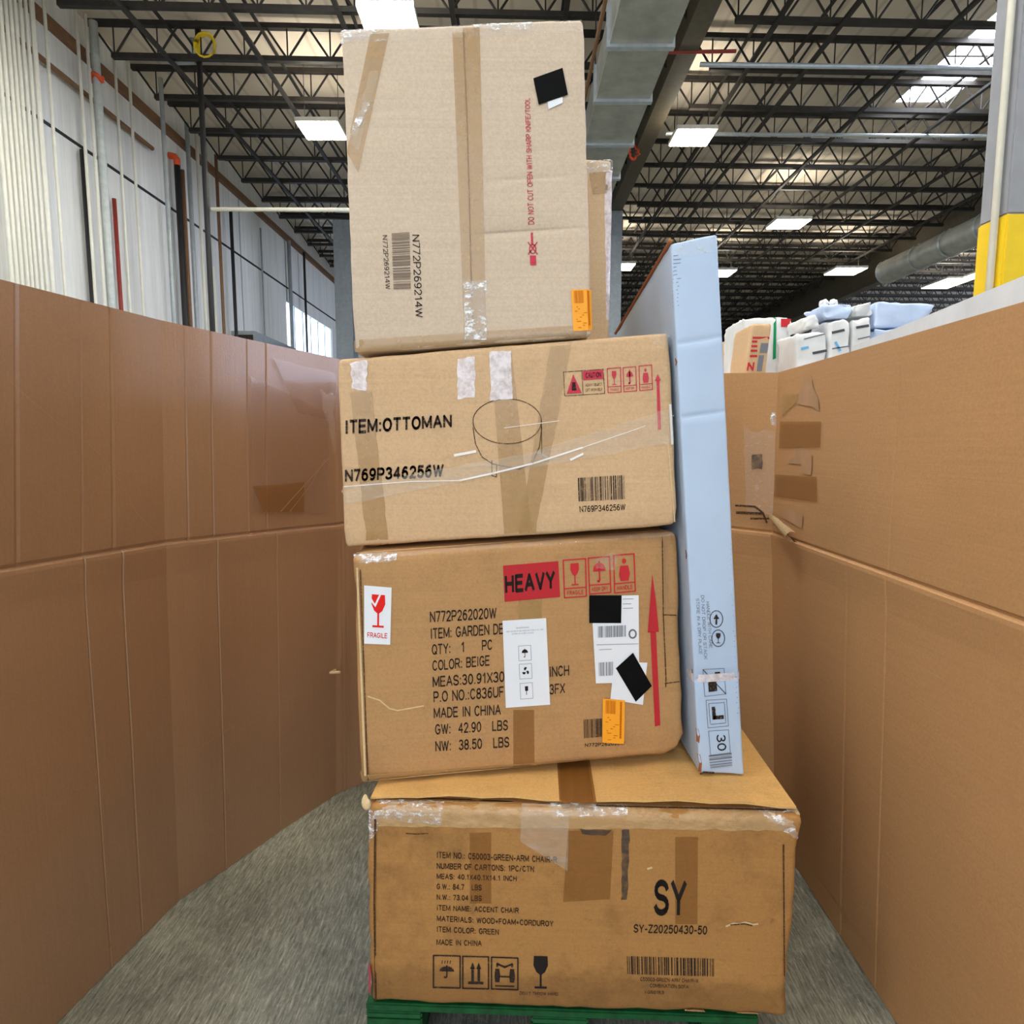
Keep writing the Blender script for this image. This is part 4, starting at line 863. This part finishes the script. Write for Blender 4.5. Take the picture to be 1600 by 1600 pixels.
for i, (s, y0, y1) in enumerate((('STORE IN A DRY PLACE', 935, 1022), ('DO NOT DROP OR STACK', 930, 1030), ('HANDLE WITH CARE', 940, 1012))): wt(s, 1087+i*8, y0, y1, 5)
for cy in (967, 997):
    bm = BM(); c = (1119+(cy-967)*.1, cy); stroke(bm, FW, arcp(c[0], c[1], 10, 13, 0, 360, 20), 1.2, .0014); q = [(c[0]-6, c[1]-8), (c[0]+6, c[1]-8), (c[0]+6, c[1]+8), (c[0]-6, c[1]+8)]
    if cy == 967: poly(bm, FW, ip(q, [(.5, 0), (.9, .5), (.1, .5)]), .0016); stroke(bm, FW, ip(q, [(.5, .4), (.5, 1)]), 3, .0016)
    else: glass(bm, FW, q, .0016)
    link('printed_icon', bm, M['ink_w'], Wt)
for i, q in enumerate(([(1098, 1046), (1131, 1044), (1134, 1084), (1101, 1088)], [(1103, 1094), (1135, 1092), (1138, 1134), (1106, 1137)], [(1107, 1142), (1138, 1140), (1141, 1176), (1110, 1180)])):
    bm = BM(); frame(bm, FW, q, .9, .0014); link('icon_frame', bm, M['greyink'], Wt); bm = BM()
    if i == 0: stroke(bm, FW, ip(q, [(0, 0), (1, 1)]), 1.2, .0016); poly(bm, FW, sub(q, .2, .4, .6, .85), .0016); poly(bm, FW, sub(q, .55, .12, .8, .45), .0016)
    elif i == 1: poly(bm, FW, sub(q, .25, .25, .42, .72), .0016); poly(bm, FW, sub(q, .3, .58, .8, .72), .0016); stroke(bm, FW, ip(inset(q, .12), [(0, 0), (1, 0), (1, 1), (0, 1), (0, 0)]), .7, .0016)
    else: text(FW, '30', [(q[0][0]+26, q[0][1]+5), (q[0][0]+28, q[0][1]+30), (q[0][0]+14, q[0][1]+31), (q[0][0]+12, q[0][1]+6)], 'ink', None, .0016, .01, bm)
    link('printed_icon', bm, M['ink_w'], Wt)
bars(FW, [(1107, 1180), (1143, 1176), (1144, 1198), (1110, 1202)], 'greyink', Wt, 41, 'v', .0014, 8)
bm = BM(); rnd = random.Random(3)
for j in range(34): y = 850+j*8; x = 1146+(y-845)*.047; stroke(bm, FW, [(x-rnd.uniform(3, 8), y), (x, y)], .9, .0012)
for j in range(14): y = 400+j*6; stroke(bm, FW, [(1052, y), (1056+rnd.uniform(0, 8), y-1)], .9, .0012)
link('printed_ticks', bm, M['greyink'], Wt)
bm = BM()
for (x, y, l) in ((1069, 862, 12), (1078, 1050, 14), (1089, 1140, 20), (1092, 1180, 26), (1054, 560, 10)): stroke(bm, FW, [(x, y), (x+2.5, y+l*.5), (x+1.5, y+l)], 4, .0013)
link('torn_scar', bm, M['rust'], Wt)
bm = BM(); stroke(bm, FW, [(1095, 1209), (1100, 1206), (1115, 1207)], 3, .002); link('dark_crease', bm, M['ink_f'], Wt)

# ================================================================== tapes and tears on the cardboard screens
def wallface(a, b, c, d): return Face([a, b, c, d], r=.0001)
FL2 = wallface(L[1][2], L[2][2], L[2][1], L[1][1]); FL2l = wallface(L[1][1], L[2][1], L[2][0], L[1][0]); FL1 = wallface(L[0][2], L[1][2], L[1][1], L[0][1])
z1 = Z(.35, 0, 420)
tape(FL2, z1((1110, 480), (1460, 640), (1460, 1090), (1120, 1080)), 'sheen', LEFT, n=(8, 8), off=.009, jit=2)
tape(FL2, z1((1215, 400), (1490, 470), (1490, 680), (1320, 640)), 'sheen', LEFT, n=(8, 8), off=.0105, jit=3)
tape(FL2, z1((1420, 540), (1485, 560), (1490, 830), (1450, 700)), 'clear', LEFT, n=(6, 10), off=.012, jit=6)
tape(FL2, z1((1120, 970), (1350, 950), (1350, 1085), (1165, 1085)), 'tape_d', LEFT, n=(6, 4), off=.0112)
bm = BM(); stroke(bm, FL2, z1((1470, 830), (1400, 910), (1290, 1030), (1215, 1115)), 1.0, .012); stroke(bm, FL2, z1((1440, 850), (1380, 960), (1240, 1140)), .8, .012); link('crease_mark', bm, M['fold'], LEFT)
bm = BM(); stroke(bm, FL1, z1((30, 500), (110, 570), (250, 690), (330, 730), (440, 830), (520, 940), (600, 1090), (700, 1190)), .8, .009); link('crease_mark', bm, M['fold'], LEFT)
z3 = Z(.375, 0, 1000)
FLl3 = wallface(L[2][1], L[3][1], L[3][0], L[2][0])
bm = BM(); stroke(bm, FL2l, z3((815, 455), (880, 410), (975, 350)), 1.5, .009); link('crease_mark', bm, M['fold'], LEFT)
bm = BM(); p = onY(524, 1047, 2.60); tube(bm, [p, p+Vector((-.012, -.03, 0)), p+Vector((.03, -.035, .004))], .006, 6); link('cardboard_tab', bm, M['edge'], LEFT)
bm = BM(); FL1l = wallface(L[0][1], L[1][1], L[1][0], L[0][0]); stroke(bm, FL1l, z3((430, 1300), (445, 1285), (470, 1260)), 1.5, .009); link('crease_mark', bm, M['fold'], LEFT)
FR1 = wallface(R[1][2], R[0][2], R[0][1], R[1][1]); FR1l = wallface(R[1][1], R[0][1], R[0][0], R[1][0]); FR2 = wallface(R[2][2], R[1][2], R[1][1], R[2][1])
for F in (FR1, FR1l): F.n = -F.n if F.n.x > 0 else F.n
z10 = Z(.3125, 1100, 560)
for q, m in ((z10((385, 315), (592, 315), (588, 445), (380, 450)), 'tape_d'), (z10((362, 580), (568, 592), (572, 718), (355, 690)), 'tape_d'), (z10((395, 180), (480, 175), (470, 215), (395, 290)), 'tape')): tape(FR1, q, m, r2, n=(5, 4), off=.0045)
for pp in (((500, 110), (520, 100), (545, 105), (552, 150), (578, 200), (582, 262), (540, 240), (470, 228), (482, 170)), ((485, 420), (496, 440), (512, 452), (545, 480), (545, 540), (540, 585), (495, 572), (490, 530), (430, 525), (420, 512), (460, 495), (468, 455)), ((375, 760), (450, 750), (500, 780), (495, 850), (400, 800))):
    bm = BM(); poly(bm, FR1, z10(*pp), .004); link('peeled_patch', bm, M['fold'], r2, False, 'pale peeled paper patch')
tape(FR2, z10((195, 90), (365, 85), (355, 780), (215, 770)), 'clear', r2, n=(8, 20), jit=4, off=.010); tape(FR2, z10((330, 85), (378, 85), (372, 340), (345, 330)), 'crinkle_glint', r2, n=(5, 12), jit=4, off=.012)
tape(FR2, z10((245, 480), (300, 480), (298, 555), (245, 555)), 'tape_gray', r2, n=(4, 4), jit=3, off=.011)
bm = BM(); stroke(bm, FR2, z10((165, 735), (260, 740), (300, 770), (320, 820)), 3, .012); stroke(bm, FR2, z10((170, 770), (300, 775)), 4, .012); stroke(bm, FR2, z10((240, 800), (330, 800)), 3, .012); link('tear_gap', bm, M['ink_f'], r2)
# rolled torn flap
bm = BM(); a = FR1.pt(*z10((368, 790))[0], .012); b = FR1.pt(*z10((500, 890))[0], .03)
d = (b-a); ax = d.normalized(); s1 = ax.cross(FR1.n).normalized(); rr = .017; ring = []
for i in range(13):
    t = i/12; row = []
    for j in range(9):
        an = -.5 + j/8*4.3; row.append(bm.verts.new(a + d*t + (s1*math.cos(an) + FR1.n*math.sin(an))*rr*(.5+.6*t) + FR1.n*.012 + Vector((0, 0, .003*noise.noise(Vector((i*.8, j*.7, 2)))))))
    ring.append(row)
for x, y in zip(ring, ring[1:]):
    for p, q, s, t in zip(x, x[1:], y[1:], y): bm.faces.new((p, q, s, t))
bmesh.ops.solidify(bm, geom=bm.faces[:], thickness=.003); link('torn_flap', bm, M['edge'], r2, False, 'pale curled torn flap')
bm = BM(); poly(bm, FR1, z10((352, 778), (380, 800), (440, 890), (480, 920), (430, 915), (360, 830)), .009); link('tear_gap', bm, M['ink_f'], r2)
z11 = Z(.3125, 1100, 1150)
bm = BM(); stroke(bm, FR1l, z11((578, 715), (640, 790), (690, 860), (720, 910), (725, 965)), 1.6, .009); stroke(bm, FR1l, z11((670, 670), (720, 740), (770, 830)), 1.2, .009); stroke(bm, FR1l, z11((720, 930), (780, 985), (850, 1070), (930, 1165)), 1.0, .009); link('crease_mark', bm, M['fold'], r2)

# ================================================================== goods behind the right screen
bb = thing('bulk_bin', 'large brown bulk bin under the white parcels behind the right cardboard sheet', 'bin', (2.0, 4.4, 0))
link('bin_wall', bevbox(BM(), (1.25, 3.95, .002), (3.1, 5.9, 1.905), .01), M['gr'], bb)
def parcel(name, px, Y, dep, mat, label, cat='parcel', zb=None, tilt=0, seed=0, group=None, r=.02, crush=.012):
    f = [onY(x, y, Y) for x, y in px]
    if zb is not None:
        for i in (2, 3): f[i].z = zb
    t = thing(name, label, cat, (f[3].x, Y, min(f[2].z, f[3].z)), group)
    carton('parcel_body', f + [p+Vector((0, dep, 0)) for p in f], mat, t, r, crush, seed); return t, Face(f, r=r)
ZB0 = 1.911
t, F = parcel('kraft_parcel', [(1174, 506), (1207, 503), (1197, 583), (1163, 583)], 4.0, .3, M['c'], 'small tan carton with red and black print behind the right cardboard sheet', 'carton', zb=ZB0, seed=31, crush=.004)
bm = BM(); zq = Z(.2375, 1120, 440); text(F, 'N', zq((205, 530), (248, 528), (240, 588), (195, 590)), 'red', None, .003, .05, bm)
for y in (370, 395, 425, 455, 490): stroke(bm, F, zq((238 - (y-370)*.15, y), (345 if y == 370 else 262, y)), 3.4, .003)
link('printed_text', bm, M['red'], t)
bm = BM(); poly(bm, F, zq((290, 405), (340, 405), (330, 470), (280, 470)), .003); poly(bm, F, zq((275, 485), (310, 485), (295, 588), (262, 588)), .003); link('printed_block', bm, M['greyink'], t)
t, F = parcel('white_parcel', [(1161, 497), (1238, 494), (1240, 590), (1160, 590)], 4.37, .4, M['parcelw'], 'off-white carton with green strap behind the small tan carton', 'carton', zb=ZB0, seed=32)
bm = BM(); patch(bm, F, [(1209, 480+16), (1213, 497), (1212, 560), (1207, 562)], .004, 1, 4); link('green_strap', bm, M['greenstrap'], t)
bm = BM(); patch(bm, F, [(1220, 498), (1236, 498), (1232, 511), (1220, 511)], .004, 1, 1); link('red_mark', bm, M['red'], t)
parcel('white_parcel', [(1243, 521), (1292, 515), (1292, 580), (1243, 580)], 4.05, .28, M['parcelw'], 'white wrapped parcel right of the green strapped carton', zb=ZB0, seed=33)
parcel('white_parcel', [(1296, 500), (1330, 498), (1330, 560), (1296, 560)], 4.05, .28, M['parcelw'], 'narrow white parcel in the middle of the white pile', zb=ZB0, seed=34)
parcel('white_parcel', [(1333, 500), (1362, 496), (1362, 560), (1333, 560)], 4.05, .28, M['parcelw'], 'white parcel with grey shading left of the glossy bluish parcel', zb=ZB0, seed=35)
parcel('white_parcel', [(1365, 514), (1480, 512), (1480, 560), (1365, 560)], 4.05, .28, M['parcelb'], 'bluish white parcel lying lowest at the right of the pile', zb=ZB0, seed=36)
PM = [((1252, 545, 1262, 543), 'bluedot'), ((1300, 520, 1318, 516), 'dgrey'), ((1338, 512, 1356, 509), 'dgrey'), ((1305, 535, 1312, 548), 'bluedot'), ((1340, 530, 1358, 526), 'greyink'), ((1256, 530, 1288, 522), 'greyink'), ((1270, 552, 1290, 548), 'dgrey'), ((1300, 545, 1326, 541), 'greyink')]  # dark grey strokes paint the shaded gaps between parcels, the others are print
PF = Face([onY(1240, 490, 4.05), onY(1480, 490, 4.05), onY(1480, 590, 4.05), onY(1240, 590, 4.05)], r=.0001)
for (xa, ya, xb, yb_), mt in PM:
    own = [o for o in C.objects if o.name.startswith('white_parcel') and o.parent is None and o.location.x - .02 < PF.raw(xa, ya).x]
    own = max([o for o in own if abs(o.location.y-4.05) < .01], key=lambda o: o.location.x)
    bm = BM(); stroke(bm, PF, [(xa, ya), (xb, yb_)], 4 if mt != 'greyink' else 2, .006); link('print_gap_mark', bm, M[mt], own)
def zs(px, py, Y): return onY(px, py, Y).z
z2_ = zs(1300, 503, 4.05)+.004
parcel('white_parcel', [(1256, 497), (1283, 486), (1284, 511), (1257, 515)], 4.07, .26, M['parcelw'], 'white parcel sloping down at the left of the pile top', seed=37)
parcel('glossy_parcel', [(1285, 475), (1332, 475), (1330, 500), (1290, 503)], 4.07, .26, M['parcelb'], 'glossy bluish white parcel at the top middle of the pile', zb=z2_+.02, seed=38)
parcel('white_parcel', [(1334, 478), (1366, 470), (1364, 497), (1334, 500)], 4.08, .26, M['parcelw'], 'white parcel at the pile top beside the wide glossy parcel', zb=zs(1350, 495, 4.05)+.012, seed=39)
parcel('glossy_parcel', [(1368, 470), (1466, 474), (1440, 512), (1367, 513)], 4.07, .26, M['parcelb'], 'wide glossy bluish parcel at the right end of the pile top', zb=zs(1420, 512, 4.05)+.004, seed=40)
parcel('tan_carton', [(1141, 528), (1159, 526), (1159, 586), (1141, 586)], 5.3, .3, M['e'], 'small shadowed tan carton farthest left behind the right cardboard sheet', 'carton', zb=ZB0, seed=41, crush=.004)
# crushed white film tufts
for px_, lab in ((1288, 'left of two crumpled white film tufts on the pile'), (1303, 'right of two crumpled white film tufts on the pile')):
    p = onY(px_, 467, 4.2); p.z = onY(1300, 475, 4.07).z + .03; b = BM()
    bmesh.ops.create_icosphere(b, subdivisions=3, radius=.024, matrix=Matrix.Translation(p))
    for v_ in b.verts: v_.co = p + Vector(((v_.co-p).x, (v_.co-p).y, (v_.co-p).z*1.2))*(1+.5*noise.noise(v_.co*60))
    settag(link('film_tuft', b, M['parcelw']), lab, 'film')
# white board leaning inside the right screen
b = BM(); q0, q1 = (1.02, .85), (1.07, 2.2)
vs = []
wz0, wz1 = onX(1600, 428, 1.06), onX(1388, 519, 1.09)
for (x, y, z) in ((1.06, wz0.y-.3, wz0.z + .3*(wz0.z-wz1.z)/(wz1.y-wz0.y)), (1.09, 2.1, wz1.z - (2.1-wz1.y)*(wz0.z-wz1.z)/(wz1.y-wz0.y))):
    vs += [b.verts.new((x, y, .003)), b.verts.new((x+.06, y, .003)), b.verts.new((x+.06, y, z)), b.verts.new((x, y, z))]
for f in ((0, 1, 2, 3), (7, 6, 5, 4), (0, 3, 7, 4), (1, 5, 6, 2), (3, 2, 6, 7), (0, 4, 5, 1)): b.faces.new([vs[i] for i in f])
bmesh.ops.recalc_face_normals(b, faces=b.faces)
settag(link('foam_board', b, M['parcelw']), 'white foam board standing just behind the right cardboard sheet', 'board')
